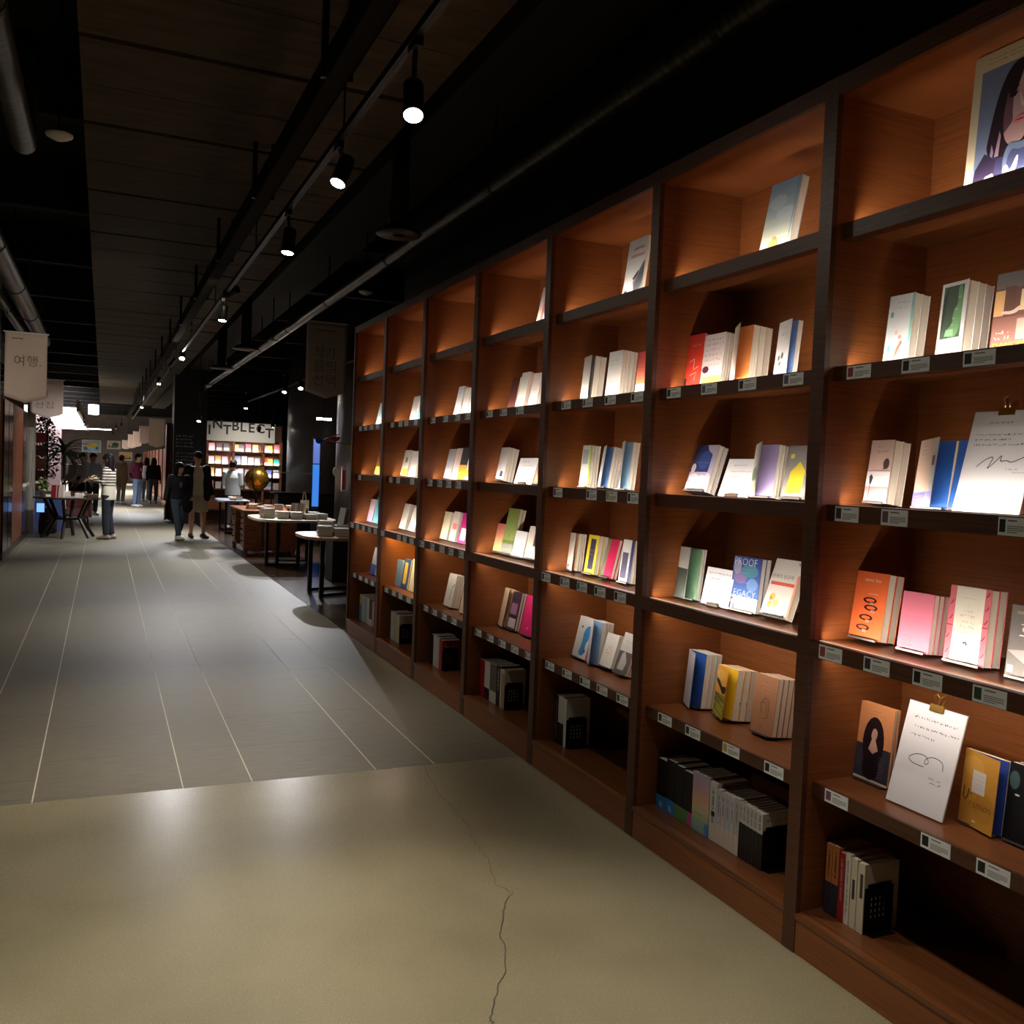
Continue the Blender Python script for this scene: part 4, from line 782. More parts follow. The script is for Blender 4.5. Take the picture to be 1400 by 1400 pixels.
def track_light(lens, aim, watt, label, deg=68, c=WARM, top=TZ, r=.042, on=True, ln=.17, blend=.8, rod=False, light='track_spot'):
    """lamp whose lens sits at lens and looks along aim"""
    lens = Vector(lens); d = Vector(aim).normalized(); back = lens - d*ln
    t = thing('track_light', label, 'spotlight', (lens.x, lens.y, top), 0, 'black spotlights on the ceiling tracks')
    o = Vector((lens.x, lens.y, top)); Q = d.to_track_quat('-Z', 'Y').to_matrix().to_4x4()
    q = MB(); q.lathe([(r*.55, ln), (r*.98, ln-.012), (r, ln-.03), (r, .012), (r*1.06, .01), (r*1.06, -.004), (r*.9, -.004), (r*.86, .014)], M['black_metal'], 16, T=Matrix.Translation(lens-o) @ Q); q.build('housing', t, smooth=True)
    q = MB(); q.lathe([(r*.89, -.001), (r*.89, -.005)], M['lens'] if on else mat((60, 58, 54), .3), 16, T=Matrix.Translation(lens-o) @ Q); q.build('lens', t)
    q = MB(); j = back - o + d*ln*.35; q.tube([(0, 0, -.03), (j.x*.5, j.y*.5, j.z*.5), tuple(j)], .011, M['black_metal'], 8); q.build('arm', t)
    q = MB(); q.box((-.016, -.05, -.035), (.016, .05, 0), M['black_metal']); q.build('track_adapter', t)
    if rod: q = MB(); q.tube([(0, 0, 0), (0, 0, (3.948 if 1.93 < lens.x < 2.52 else 4.698)-top)], .007, M['black_metal'], 6); q.build('stem', t)
    if on and watt: spot(light, lens + d*.012, lens + d, watt, deg, c, blend, .035)
    return t
def on_track(px, py): return at(px, py, 0, TX)
lens_px = [((565,157), (-.10,-.42,-.9), 1.25, 'spotlight facing the aisle mouth, lens glaring'), ((462,250), (-.35,-.22,-.9), 1.0, 'spotlight second along the long track, lens glaring'), ((393,345), (-.12,-.12,-1), 1.0, 'spotlight third along the long track, pointing straight down'),
           ((310,402), (-.52,.85,-.22), 1.6, 'spotlight fourth along the long track, tilted steeply aside'), ((304,438), (-.1,-.1,-1), .9, 'spotlight fifth along the long track, above the banner pair'), ((249,490), (-.08,-.55,-.82), .95, 'spotlight above the walking couple approach'),
           ((233,500), (-.55,.3,-.8), 3.0, 'spotlight tilted aside above the round table aisle'), ((217,525), (-.15,-.3,-.95), 3.2, 'glaring spotlight over the couple'), ((196,539), (-.3,.1,-.9), 3.5, 'spotlight just past the glaring one'), ((194,557), (-.1,-.3,-.95), 4.5, 'brightest far spotlight at the track end')]
for (p, d, k, lb) in lens_px:
    L = on_track(*p); track_light(L, d, TRACK_W*k*(1 if L.y < 14 else 1.8), 'black ' + lb, c=WARM if L.y < 14 else COOL, **({} if L.y < 14 else dict(deg=100)))
# the same track continues over the camera
for y, k in ((2.3, .3), (.9, .42), (-.5, .45), (-1.9, .4)):
    track_light((TX, y, 3.06), (-.30, .12, -1), TRACK_W*k, 'black spotlight on the track above the concrete floor', deg=105, light='track_spot_offscreen') if y > 1 else spot('track_spot_offscreen', (TX, y, 3.06), (TX-.35, y+.1, 2), TRACK_W*k, 110, WARM, .9)
# second track over the tables
T2X, T2Z = 3.75, 3.35
tk = thing('lighting_track', 'short black spotlight track above the book tables', 'light track', (T2X, 9.5, T2Z))
q = MB(); q.box((-.018, 0, 0), (.018, 18, .035), M['black_metal']); q.build('rail', tk)
for i in range(6):
    q = MB(); q.tube([(0, .8+i*3, .035), (0, .8+i*3, 1.35)], .005, M['black_metal'], 6); q.build('hanger_rod', tk)
for (px, py), d, k, lb, on in (((272,576), (-.1,-.4,-.9), 2.4, 'glaring spotlight before the dark text pillar', True), ((336,558), (-.1,-.2,-1), 2.6, 'spotlight above the globe table', True), ((354,589), (0,.8,-.45), .5, 'spotlight hung before the letter sign', True), ((389,536), (-.2,-.35,-.9), 2.4, 'spotlight by the big round column', True), ((411,531), (-.15,-.6,-.8), 2.0, 'tilted spotlight by the hanging writers banner', True), ((373,584), (.1,.1,-1), 1.2, 'small spotlight next to the letter sign', True)):
    L = at(px, py, 2, 3.0 if py < 550 else 2.95)
    if L.y > 26 or L.y < 0: L = at(px, py, 1, 22.0 if px != 354 else 25.0)
    track_light(L, d, TRACK_W*k, 'black ' + lb, top=max(L.z+.25, T2Z), c=COOL, deg=105, rod=True)
# far gallery lights, on the far tracks the photograph shows
for px, py, k, lb in ((166, 583, 12, 'beside the first mauve banner'), (158.6, 585.7, 12, 'by the third mauve banner'), (154.8, 593.8, 16, 'before the far wall pictures'), (115.7, 582.5, 9, 'at the far end of the row by the light ceiling'), (114.6, 578.8, 8, 'in the middle of the row by the light ceiling'), (114, 575, 8, 'first of the row by the light ceiling')):
    track_light(at(px, py, 2, 3.1), (.02, .12, -1), TRACK_W*k, 'small black spotlight ' + lb, top=3.4, deg=110, c=COOL, rod=True)
# lamps of the neighbouring aisle, beyond the left edge of the picture, where its light falls on the tiles
for y in (6.5, 9.5, 12.5): spot('next_aisle_lamp_left_offscreen', (-2.9, y, 3.3), (-1.6, y, 0), 60, 150, WARM, .9, .08)
# ducts
def duct(name, pts, r, label):
    t = thing(name, label, 'duct', pts[0]); o = Vector(pts[0]); P = [Vector(p)-o for p in pts]
    q = MB(); path = []; rad = []
    for a, b_ in zip(P[:-1], P[1:]):
        n = max(2, int((b_-a).length/.06))
        for i in range(n): path.append(a+(b_-a)*i/n); rad.append(r*(1+.035*(len(path) % 2)))
    q.tube(path, rad, M['duct'], 14); q.build('duct_tube', t, smooth=True)
    for k in range(1, len(P)):
        n = int((P[k]-P[k-1]).length/2.2)
        for i in range(n):
            c = P[k-1]+(P[k]-P[k-1])*(i+.5)/n; q = MB(); q.tube([c-(P[k]-P[k-1]).normalized()*.02, c+(P[k]-P[k-1]).normalized()*.02], r*1.1, M['dark_steel'], 14); q.tube([c+Vector((0, 0, r)), c+Vector((0, 0, 4.7-o.z-c.z))], .008, M['black_metal'], 6); q.build('strap', t)
    return t
duct('ventilation_duct', [(-.92, 8.2, 3.45), (-.92, 17.0, 3.45)], .10, 'ribbed silver ventilation duct above the journey banner')
duct('ventilation_duct', [(-.47, 2.5, 3.45), (-.47, 6.3, 3.45), (-.47, 6.5, 4.2)], .07, 'short ribbed silver duct turning up into the ceiling')
duct('ventilation_duct', [(-1.25, 11.0, 3.6), (-1.25, 18.0, 3.6)], .06, 'thin silver duct beside the journey banner duct')
duct('ventilation_duct', [(2.27, 2.0, 3.45), (2.27, 26.0, 3.45)], .055, 'long thin silver duct above the bookcase')
def air_vent(px, py, z, r, label):
    c = at(px, py, 2, z); t = thing('air_diffuser', label, 'air vent', c, 0, 'round ceiling air diffusers')
    q = MB(); q.lathe([(r*1.0, 0), (r*1.05, .012), (r*.75, .05), (r*.42, .07), (r*.40, .02), (r*.9, .004)], M['dark_steel'], 24); q.build('diffuser_ring', t, smooth=True)
    q = MB(); q.lathe([(r*.42, .06), (r*.46, .12), (r*.40, .18), (r*.44, .24), (r*.40, .30), (r*.40, 3.948-z)], M['dark_steel'], 18); q.build('neck', t, smooth=True)
    q = MB(); q.lathe([(r*.30, 0), (r*.5, .02), (r*.2, .05)], M['dark_steel'], 18); q.build('centre_cone', t, smooth=True)
air_vent(545, 322, 3.2, .15, 'round dark air diffuser over the nearer bookcase bays')
air_vent(336, 478, 3.2, .175, 'round dark air diffuser near the writers banner')
air_vent(303, 504, 3.2, .19, 'round dark air diffuser farther along the aisle')
for px, py, lb in ((500, 400, 'small ceiling smoke detector over the end bay'), (373, 466, 'small white ceiling sensor by the writers banner'), (285, 528, 'small white ceiling speaker past the diffusers'), (81, 186, 'chrome pendant lamp above the aisle left side')):
    c = at(px, py, 2, 3.35); t = thing('ceiling_sensor' if px != 81 else 'pendant_lamp', lb, 'sensor' if px != 81 else 'lamp', c)
    q = MB(); q.lathe([(.02, -.025), (.055, -.01), (.07, 0), (.07, .012), (.02, .02)], mat((206, 202, 194), .4), 16); q.build('body', t, smooth=True)
    q = MB(); q.tube([(0, 0, .015), (0, 0, 1.3)], .008, M['black_metal'], 6); q.build('stem', t)
c = at(128, 560, 1, 30); t = thing('cube_lamp', 'glowing white cube lamp hung below the ceiling', 'lamp', c)
q = MB(); q.bevbox((-.14, -.14, -.14), (.14, .14, .14), mat((255, 246, 226), .4, 0, 16.0), .02); q.build('shade', t)
q = MB(); q.tube([(0, 0, .14), (0, 0, 4.7-c.z)], .01, M['black_metal'], 6); q.build('cord', t)

# ================================================================== BANNERS
def banner(Y, pl, pr, ptip, label, title=None, head=None, wave=0.0, group='cloth banners hanging over the aisle'):
    """cloth pennant: top-left, top-right and tip pixels on the plane y = Y"""
    a, c, e = at(*pl, 1, Y), at(*pr, 1, Y), at(*ptip, 1, Y); W = c.x-a.x; top = (a.z+c.z)/2; H = top-e.z; sh = W*.16
    t = thing('banner', label, 'banner', (a.x, Y, top), 0, group)
    n, k = 12, 14; vs = []
    def dy(u, v): return wave*math.sin(u*5.0+v*3.2)*(v**1.2) - wave*.5*math.sin(u*9+2)*v
    for s in (0, 1):
        for i in range(n+1):
            u = i/n; bot = H-sh*abs(2*u-1)
            for j in range(k+1): v = j/k; vs.append((u*W, dy(u, v)+.004*s, -bot*v))
    o = (n+1)*(k+1); ix = lambda i, j, s=0: s*o+i*(k+1)+j
    fs = [(ix(i, j), ix(i, j+1), ix(i+1, j+1), ix(i+1, j)) for i in range(n) for j in range(k)] + [(ix(i, j, 1), ix(i+1, j, 1), ix(i+1, j+1, 1), ix(i, j+1, 1)) for i in range(n) for j in range(k)]
    for i in range(n): fs += [(ix(i, k), ix(i, k, 1), ix(i+1, k, 1), ix(i+1, k)), (ix(i, 0), ix(i+1, 0), ix(i+1, 0, 1), ix(i, 0, 1))]
    for j in range(k): fs += [(ix(0, j), ix(0, j, 1), ix(0, j+1, 1), ix(0, j+1)), (ix(n, j), ix(n, j+1), ix(n, j+1, 1), ix(n, j, 1))]
    q = MB(); q.add(vs, fs, M['banner']); q.build('cloth', t, smooth=True)
    q = MB(); q.tube([(-.02, .002, 0), (W+.02, .002, 0)], .008, M['white'], 8); q.build('rod', t)
    q = MB()
    for x in (.05*W, .95*W): q.tube([(x, .002, 0), (x, .002, 4.69-top)], .002, M['black_metal'], 5)
    q.build('cord', t)
    if title:
        q = MB(); tmp = MB(); T = Matrix(((1,0,0,0),(0,0,-1,0),(0,1,0,0),(0,0,0,1)))
        for (s, u, v, h, wd, m, th) in title: put_text(tmp, s, u*W, -v*H, h*H, m, T, th, wd*W if wd else None, 0)
        q.ms = tmp.ms; q.m = tmp.m; q.f = tmp.f
        q.v = [(x, dy(x/W, -z/H)-.006, z) for x, y, z in tmp.v]
        q.build('lettering', t)
    return t
gi = mat((128, 108, 98), .7); di = mat((48, 34, 28), .7)
banner(14.2, (420, 438), (475, 444), (446, 545), 'pale cloth banner reading writers choice beside the bookcase end', [("Writer's choices", .46, .105, .03, .48, di, -.015), ('작가', .46, .40, .155, .55, gi, .012), ('들의', .46, .58, .155, .55, gi, .012), ('선택', .46, .76, .155, .55, gi, .012)])
banner(13.6, (7, 452), (65, 458), (33, 551), 'wavy pale cloth banner reading journey by the steel column', [('journey', .30, .09, .03, .26, di, -.015), ('여행.', .54, .40, .155, .64, gi, .006)], wave=.02)
banner(20.5, (42, 517), (87, 521), (68, 572), 'pale cloth banner with poetry lettering above the round table', [('poetry collection', .42, .09, .03, .6, di, 0), ('시', .42, .36, .15, .2, gi, .012), ('선집', .42, .66, .16, .55, gi, .012)], wave=.01)
banner(34, (204, 573), (226, 573), (216, 612), 'cream blank banner beside the orange lit shelf end', wave=.01)
for i, (pa, pb, tp, Y) in enumerate((((190.5, 582.5), (205, 583), (198, 607), 42), ((182, 590), (194, 590), (188, 611), 48), ((175, 594), (186, 594), (181, 613), 53), ((167, 602), (178, 602), (172, 614.5), 58))):
    banner(Y, pa, pb, tp, ['mauve banner just behind the cream one', 'second mauve banner behind the cream one', 'third mauve banner behind the cream one', 'farthest pale banner near the framed pictures'][i], wave=.005)

# ================================================================== LEFT SIDE
b = MB(); b.lathe([(.55, 0), (.55, 4.7)], M['steel'], 32, (-1.93, 15.3, 0)); o = b.build('column', smooth=True); o['kind'] = 'structure'
lw = thing('wall_cabinet', 'tall brown wooden wall cabinet with dark glass doors behind the journey banner', 'cabinet', (-1.36, 15.75, 0))
q = MB(); q.box((-.40, 0, 0), (-.03, 5.3, 2.45), M['brown_panel']); q.build('body', lw)
q = MB(); q.box((-.42, -.02, 0), (.0, 5.32, .10), M['dark_wood']); q.build('plinth', lw)
dk = mat((34, 20, 14), .12)
for (ya, yb, gl) in ((0.02, .72, 1), (.80, 1.42, 1), (1.5, 3.55, 0), (3.62, 4.4, 1), (4.46, 5.2, 1)):
    q = MB(); q.box((-.03, ya, .11), (.0, yb, 2.43), dk if gl else M['wood'] if False else M['brown_panel']); d_ = q.build('door', lw)
    if gl: q = MB(); q.box((.0, ya+.02, 1.0), (.012, yb-.02, 1.06), mat((190, 180, 170), .4)); q.build('handle_rail', d_)
b = MB(); b.box((-1.42, 21.1, 0), (-1.28, 21.5, 3.1), M['steel']); o = b.build('column'); o['kind'] = 'structure'
b = MB(); b.box((-3.2, 40, 0), (-1.5, 40.15, 3.2), M['pale_wall']); o = struct('wall_panel', b)
b = MB(); b.box((-2.6, 23.5, 0), (-1.65, 23.6, 2.9), mat((150, 120, 116), .7)); o = struct('wall_panel', b)
b = MB(); b.box((-3, 38, 3.38), (-.95, 66, 3.42), M['panel_light']); b.box((-.95, 38, 3.3), (-.85, 66, 3.7), mat((150, 132, 122), .6)); o = struct('light_ceiling', b)
b = MB(); b.box((-1.6, 60.5, 3.28), (.4, 60.65, 3.34), M['panel_light']); o = struct('light_cove', b)
l = bpy.data.lights.new('skylight_panel', 'AREA'); l.shape = 'RECTANGLE'; l.size = 2; l.size_y = 26; l.energy = 300; l.color = (1, .96, 1)
o = bpy.data.objects.new('skylight_panel', l); col.objects.link(o); o.location = (-1.98, 52, 3.37)
# red poster panel and blue counter behind the plants
t = thing('display_rack', 'red display rack standing behind the leafy plants', 'rack', (-1.75, 24.4, 0))
q = MB(); q.box((-.02, 0, 0), (.02, .04, 2.2), M['dark_steel']); q.box((.52, 0, 0), (.56, .04, 2.2), M['dark_steel']); q.build('frame', t)
for i in range(5): q = MB(); q.box((.03, .0, .7+i*.3), (.51, .03, .94+i*.3), mat([(150, 50, 50), (110, 40, 50), (170, 90, 80), (120, 60, 60), (160, 60, 56)][i], .5)); q.build('poster_card', t)
t = thing('counter', 'low blue counter behind the round table', 'counter', (-1.2, 22.0, 0))
q = MB(); q.bevbox((-.2, 0, 0), (.42, .5, .80), mat((70, 88, 140), .5), .01); q.build('body', t); q = MB(); q.bevbox((-.22, -.02, .80), (.44, .52, .84), mat((90, 84, 80), .4), .005); q.build('top', t)
t = thing('screen', 'small glowing blue screen by the steel post', 'screen', (-1.22, 20.9, .45))
q = MB(); q.box((0, 0, 0), (.16, .03, .2), M['black_metal']); q.box((.06, .01, -.45), (.1, .03, 0), M['black_metal']); q.build('case', t); q = MB(); q.box((.01, -.003, .01), (.15, 0, .19), mat((120, 170, 240), .3, 0, 1.5)); q.build('display', t)
t = thing('backpack', 'dark red backpack on the floor beside the round table', 'backpack', (-1.02, 21.25, 0), .3)
q = MB(); q.loft([(0, 0, .01, .15, .10), (0, 0, .04, .18, .13), (0, 0, .25, .18, .13), (0, .01, .42, .15, .11), (0, .02, .52, .08, .07), (0, .02, .54, .02, .02)], mat((54, 24, 28), .7), 16); q.build('bag', t, smooth=True)
q = MB(); q.loft([(0, -.13, .06, .10, .03), (0, -.14, .10, .12, .05), (0, -.14, .24, .12, .05), (0, -.13, .28, .09, .02)], mat((40, 20, 24), .7), 12); q.build('pocket', t, smooth=True)
q = MB(); q.tube([(-.06, .02, .5), (-.03, .0, .58), (.03, .0, .58), (.06, .02, .5)], .01, mat((120, 110, 108), .6), 6); q.build('handle', t)
# round table
rt_ = thing('round_table', 'round dark wooden table with six splayed legs, books on top', 'table', (-.62, 20.35, 0))
q = MB(); q.lathe([(.60, .765), (.63, .775), (.63, .795), (.61, .80)], M['dark_wood'], 40); q.build('table_top', rt_)
for a in range(6):
    an = a*PI/3+.35; c, s = math.cos(an), math.sin(an); q = MB(); q.tube([(c*.45, s*.45, .77), (c*.26, s*.26, .40), (c*.30, s*.30, .33), (c*.50, s*.50, 0)], .032, M['dark_wood'], 4); q.build('leg', rt_)
q = MB(); q.lathe([(.24, .36), (.27, .36), (.27, .40), (.24, .40)], M['dark_wood'], 24); q.build('brace_ring', rt_)
def table_book(loc, rz, W, H, T, c, label, group, upright=False, tilt=0):
    mp = make_book(W, H, T, c, split=False, prints=[('s', .2, .8, .75, .06, G), ('s', .2, .7, .6, .04, G)])
    if upright: Mw = Matrix.Translation(loc) @ Matrix.Rotation(rz, 4, 'Z') @ Matrix.Rotation(-tilt, 4, 'X')
    else: Mw = Matrix.Translation((loc[0], loc[1], loc[2]+T)) @ Matrix.Rotation(rz, 4, 'Z') @ Matrix.Rotation(-PI/2, 4, 'X')
    o = link('book', mp[0]); o.matrix_world = Mw; tag(o, clean(label), 'book', group); return o
def pile(x, y, z, rz, cols, name, place, W=.15, H=.21, T=.022):
    zz = z+.001
    for i, c in enumerate(cols):
        tt = T*random.uniform(.85, 1.15)
        table_book((x+random.uniform(-.006, .006), y+random.uniform(-.006, .006), zz), rz+random.uniform(-.04, .04), W, H, tt, c, '%s book, %s of the %s' % (name, ['bottom', 'second', 'third', 'fourth', 'fifth', 'sixth'][i] if len(cols) > 1 else 'single one', place), 'books piled, ' + place)
        zz += tt+.0006
pile(-.72, 20.0, .80, .1, [(60, 60, 110), (70, 66, 90), (226, 224, 220), (232, 230, 228)], 'navy and white', 'pile in the middle of the round table', T=.03)
pile(-.50, 20.05, .80, -.1, [(110, 96, 84), (84, 74, 70), (230, 226, 220)], 'brown', 'pile beside the navy one on the round table', T=.03)
pile(-.28, 20.1, .80, .15, [(226, 206, 150), (230, 180, 60), (236, 232, 226), (238, 200, 70)], 'yellow', 'pile at the round table edge', W=.2, H=.16, T=.02)
pile(-1.02, 20.3, .80, .4, [(150, 150, 120), (110, 120, 90)], 'green grey', 'low pile by the potted plant on the round table')
table_book((-.92, 20.05, .802), -.5, .15, .24, .03, (170, 44, 50), 'upright red book standing on the round table', 'books standing on the round table', True, .12)
table_book((-.83, 20.0, .802), -.45, .15, .25, .03, (236, 226, 206), 'upright cream book standing on the round table', 'books standing on the round table', True, .12)
t = thing('cup', 'small white paper cup on the round table', 'cup', (-.33, 20.5, .801)); q = MB(); q.lathe([(.03, 0), (.04, .11), (.037, .11), (.028, .004)], M['white'], 16); q.build('cup_body', t, smooth=True)
# plants
def pot(t, r, h, c):
    q = MB(); q.lathe([(r*.75, 0), (r, h), (r*1.05, h), (r*1.05, h-.03), (r*.9, h-.03), (r*.9, h-.02)], mat(c, .6), 20); q.build('pot', t, smooth=True)
t = thing('dracaena', 'tall spiky dracaena with long arching leaves', 'plant', (-.80, 23.0, 0)); pot(t, .2, .35, (90, 84, 80))
q = MB(); q.tube([(0, 0, .3), (.02, 0, 1.0), (0, 0, 1.75)], [.035, .03, .03], mat((70, 58, 44), .8), 8); q.build('trunk', t)
lm = MB(); vs = []; n = 7
for i in range(n+1):
    s = i/n; wd = .035*(1-s)**.6*(.5+min(1, s*4)*.5); vs += [(-wd, s*.62*math.cos(s*.5), s*.30-s*s*.42), (0, s*.62*math.cos(s*.5), s*.30-s*s*.42-.008), (wd, s*.62*math.cos(s*.5), s*.30-s*s*.42)]
lm.add(vs, [(3*i, 3*i+1, 3*i+4, 3*i+3) for i in range(n)]+[(3*i+1, 3*i+2, 3*i+5, 3*i+4) for i in range(n)], M['leaf_dark']); lme = lm.mesh('leaf', True)
for i in range(46):
    o = link('leaf', lme, t, (0, 0, 1.62+.0035*i)); o.rotation_euler = (random.uniform(-.5, .75), random.uniform(-.3, .3), i*2.4); o.scale = (1, random.uniform(.8, 1.2), 1)
def bush(loc, h, r, n, m, label, seed, potc=(150, 140, 128), leafs=.06, base=.4):
    rr = random.Random(seed); t = thing('potted_plant', label, 'plant', loc); pot(t, r*.45, .3 if h > 1 else h*.4, potc)
    q = MB()
    for i in range(5): a = i*1.3; q.tube([(0, 0, .2 if h > 1 else h*.3), (.3*r*math.cos(a), .3*r*math.sin(a), h*.6), (.6*r*math.cos(a), .6*r*math.sin(a), h*.9)], [.015, .011, .006], mat((84, 66, 48), .8), 5)
    q.build('stem', t)
    for pt in range(2):
        q = MB()
        for i in range(n//2):
            a = rr.random()*2*PI; z = base*h+(1-base)*h*rr.random(); k = r*math.sqrt(rr.random())*math.sin(PI*min(1, .18+.82*(z/h-base)/(1-base)*.9)); c = Vector((k*math.cos(a), k*math.sin(a), z))
            T = Matrix.Translation(c) @ Matrix.Rotation(rr.random()*6.3, 4, 'Z') @ Matrix.Rotation(rr.uniform(-1, 1), 4, 'X') @ Matrix.Scale(leafs*rr.uniform(.7, 1.3), 4)
            q.add([(0, 0, 0), (-.4, .5, .05), (0, 1.1, -.12), (.4, .5, .05)], [(0, 3, 2, 1)], m[pt], T)
        o = q.build('foliage', t); o['kind'] = 'stuff'
bush((-1.36, 25.6, 0), 2.6, .42, 1700, [M['leaf'], M['leaf_dark']], 'tall bushy green potted plant under the poetry banner', 5, leafs=.075)
bush((-1.05, 20.05, .801), .36, .12, 120, [M['leaf'], mat((150, 176, 110), .5)], 'small green plant in cream pot on the round table', 6, (206, 190, 150), .06, .45)
# pink seat past the table
t = thing('armchair', 'pink upholstered armchair behind the round table', 'armchair', (-.56, 24.7, 0))
pk = mat((220, 150, 140), .8); t.scale = (.72, .72, .85)
q = MB(); q.bevbox((-.35, -.35, .18), (.35, .35, .45), pk, .05); q.build('seat', t); q = MB(); q.bevbox((-.35, .22, .40), (.35, .38, .90), pk, .06); q.build('backrest', t)
for sx in (-1, 1): q = MB(); q.bevbox((sx*.42-.06, -.35, .18), (sx*.42+.06, .35, .62), pk, .04); q.build('armrest', t)
for sx in (-.33, .33):
    for sy in (-.3, .3): q = MB(); q.tube([(sx, sy, .19), (sx*1.05, sy*1.05, 0)], .018, M['dark_wood'], 6); q.build('leg', t)
# steel display cage
t = thing('wire_rack', 'chrome wire rack with glass shelves behind the staff', 'rack', (-.95, 26.0, 0))
for sx in (0, .55):
    for sy in (0, .35): q = MB(); q.tube([(sx, sy, 0), (sx, sy, 1.75)], .012, M['steel'], 6); q.build('post', t)
for z in (.5, .95, 1.4, 1.7): q = MB(); q.box((0, 0, z), (.55, .35, z+.012), mat((150, 160, 158), .15)); q.build('shelf', t)

# ================================================================== RIGHT SIDE: TABLES
def oval_table(cx, cy, rx, ry, z, label, topm, legs, rz=0):
    t = thing('display_table', label, 'table', (cx, cy, 0), rz)
    q = MB(); n = 40; pts = []
    for i in range(n): a = 2*PI*i/n; e = .55; pts.append((rx*math.copysign(abs(math.cos(a))**e, math.cos(a)), ry*math.copysign(abs(math.sin(a))**e, math.sin(a))))
    q.prism(pts, z-.035, z, topm); q.build('table_top', t)
    for (xa, ya, xb, yb) in legs:
        for (x, y) in ((xa, ya), (xb, yb)): q = MB(); q.box((x-.025, y-.025, .0), (x+.025, y+.025, z-.035), M['dark_steel']); q.build('leg', t)
        q = MB(); q.tube([(xa, ya, .025), (xb, yb, .025)], .022, M['dark_steel'], 4); q.build('foot_bar', t)
    return t
tan = noise_mat('tan_table', (150, 108, 74), (176, 132, 94), 4, .4, (1, 6, 1), 4, .02)
ivory = mat((196, 184, 160), .4)
oval_table(2.86, 11.55, .62, .60, .75, 'tan oval table with black legs beside the bookcase end', tan, [(-.40, -.38, .30, -.05), (-.42, .22, .32, .42)])
oval_table(2.80, 15.1, .64, .85, .76, 'ivory topped table with black legs before the wooden desk', ivory, [(-.42, -.28, .05, -.40), (-.12, .5, .35, .40)])
oval_table(2.75, 22.2, .35, .85, .76, 'slim grey table with black legs past the desk', mat((120, 124, 132), .35), [(-.2, -.6, .2, -.6), (-.2, .6, .2, .6)])
PL = [(240, 236, 228), (206, 160, 130), (244, 240, 236), (176, 170, 160), (196, 214, 206), (226, 160, 140), (96, 92, 92), (236, 226, 200), (214, 190, 160)]
def cols(n, k): return [PL[(k*3+i*2) % len(PL)] for i in range(n)]
P2 = 'on the tan oval table'
for i, (x, y, n, nm) in enumerate(((2.44, 11.35, 4, 'front left cream'), (2.62, 11.25, 3, 'peach banded cream'), (2.80, 11.2, 5, 'pale stacked'), (3.02, 11.25, 3, 'white'), (3.22, 11.35, 4, 'ivory'), (2.55, 11.68, 5, 'pink topped'), (2.80, 11.72, 4, 'tall white'), (3.08, 11.75, 4, 'grey white'), (2.9, 11.98, 3, 'far ivory'))):
    pile(x, y, .75, random.uniform(-.2, .2), cols(n, i), nm, 'pile ' + P2, W=.17, H=.23, T=.03)
P1 = 'on the ivory table'
for i, (x, y, n, nm) in enumerate(((2.32, 14.75, 5, 'grey printed'), (2.50, 14.6, 4, 'white'), (2.70, 14.5, 4, 'pale grey'), (2.92, 14.5, 3, 'cream'), (3.12, 14.6, 3, 'ivory'), (2.42, 15.1, 3, 'flat beige'), (2.7, 15.0, 3, 'peach topped'), (3.1, 15.1, 3, 'pink topped'), (2.6, 15.5, 2, 'wide white'), (3.05, 15.55, 2, 'dark'))):
    pile(x, y, .76, random.uniform(-.2, .2), cols(n, i+2), nm, 'pile ' + P1, W=.17, H=.23, T=.03)
for i in range(6):
    table_book((2.76+.028*i, 15.0-.0*i, .762), -PI/2+.25, .15, .24, .02, [(190, 170, 140), (214, 200, 176), (110, 100, 90), (206, 190, 160), (150, 130, 110), (216, 206, 190)][i], ['tan', 'cream', 'dark grey', 'sand', 'brown', 'pale'][i] + ' upright book in the black holder on the ivory table', 'upright books in the holder', True, .1)
t = thing('book_holder', 'black metal book holder on the ivory table', 'book holder', (2.72, 14.86, .761)); q = MB(); q.box((0, -.02, 0), (.30, .18, .008), M['black_metal']); q.build('base', t)
for x in (0, .296): q = MB(); q.box((x, 0, .008), (x+.004, .16, .16), M['black_metal']); q.build('upright', t)
t = thing('easel', 'small wooden easel with cream sign on the ivory table', 'easel', (3.04, 15.25, .761))
for sx in (-.05, .05): q = MB(); q.tube([(sx*1.3, 0, 0), (sx*.2, .05, .42)], .008, mat((190, 170, 140), .6), 5); q.build('leg', t)
q = MB(); q.box((-.07, -.01, .10), (.07, 0, .28), mat((220, 212, 196), .6)); q.build('sign_board', t)
t = thing('upright_book_rack', 'small rack of upright magazines behind the tan table', 'rack', (3.15, 12.9, 0))
q = MB(); q.bevbox((-.2, -.15, 0), (.7, .3, .78), M['black_wall'], .01); q.build('plinth_box', t)
for i in range(5): table_book((3.02+.05*i, 12.85, .782), -PI/2+.3, .16, .26, .012, [(206, 200, 180), (70, 66, 64), (190, 170, 120), (50, 52, 56), (150, 160, 170)][i], ['cream', 'charcoal', 'straw', 'black', 'grey blue'][i] + ' magazine standing on the black plinth', 'magazines on the black plinth', True, .2)
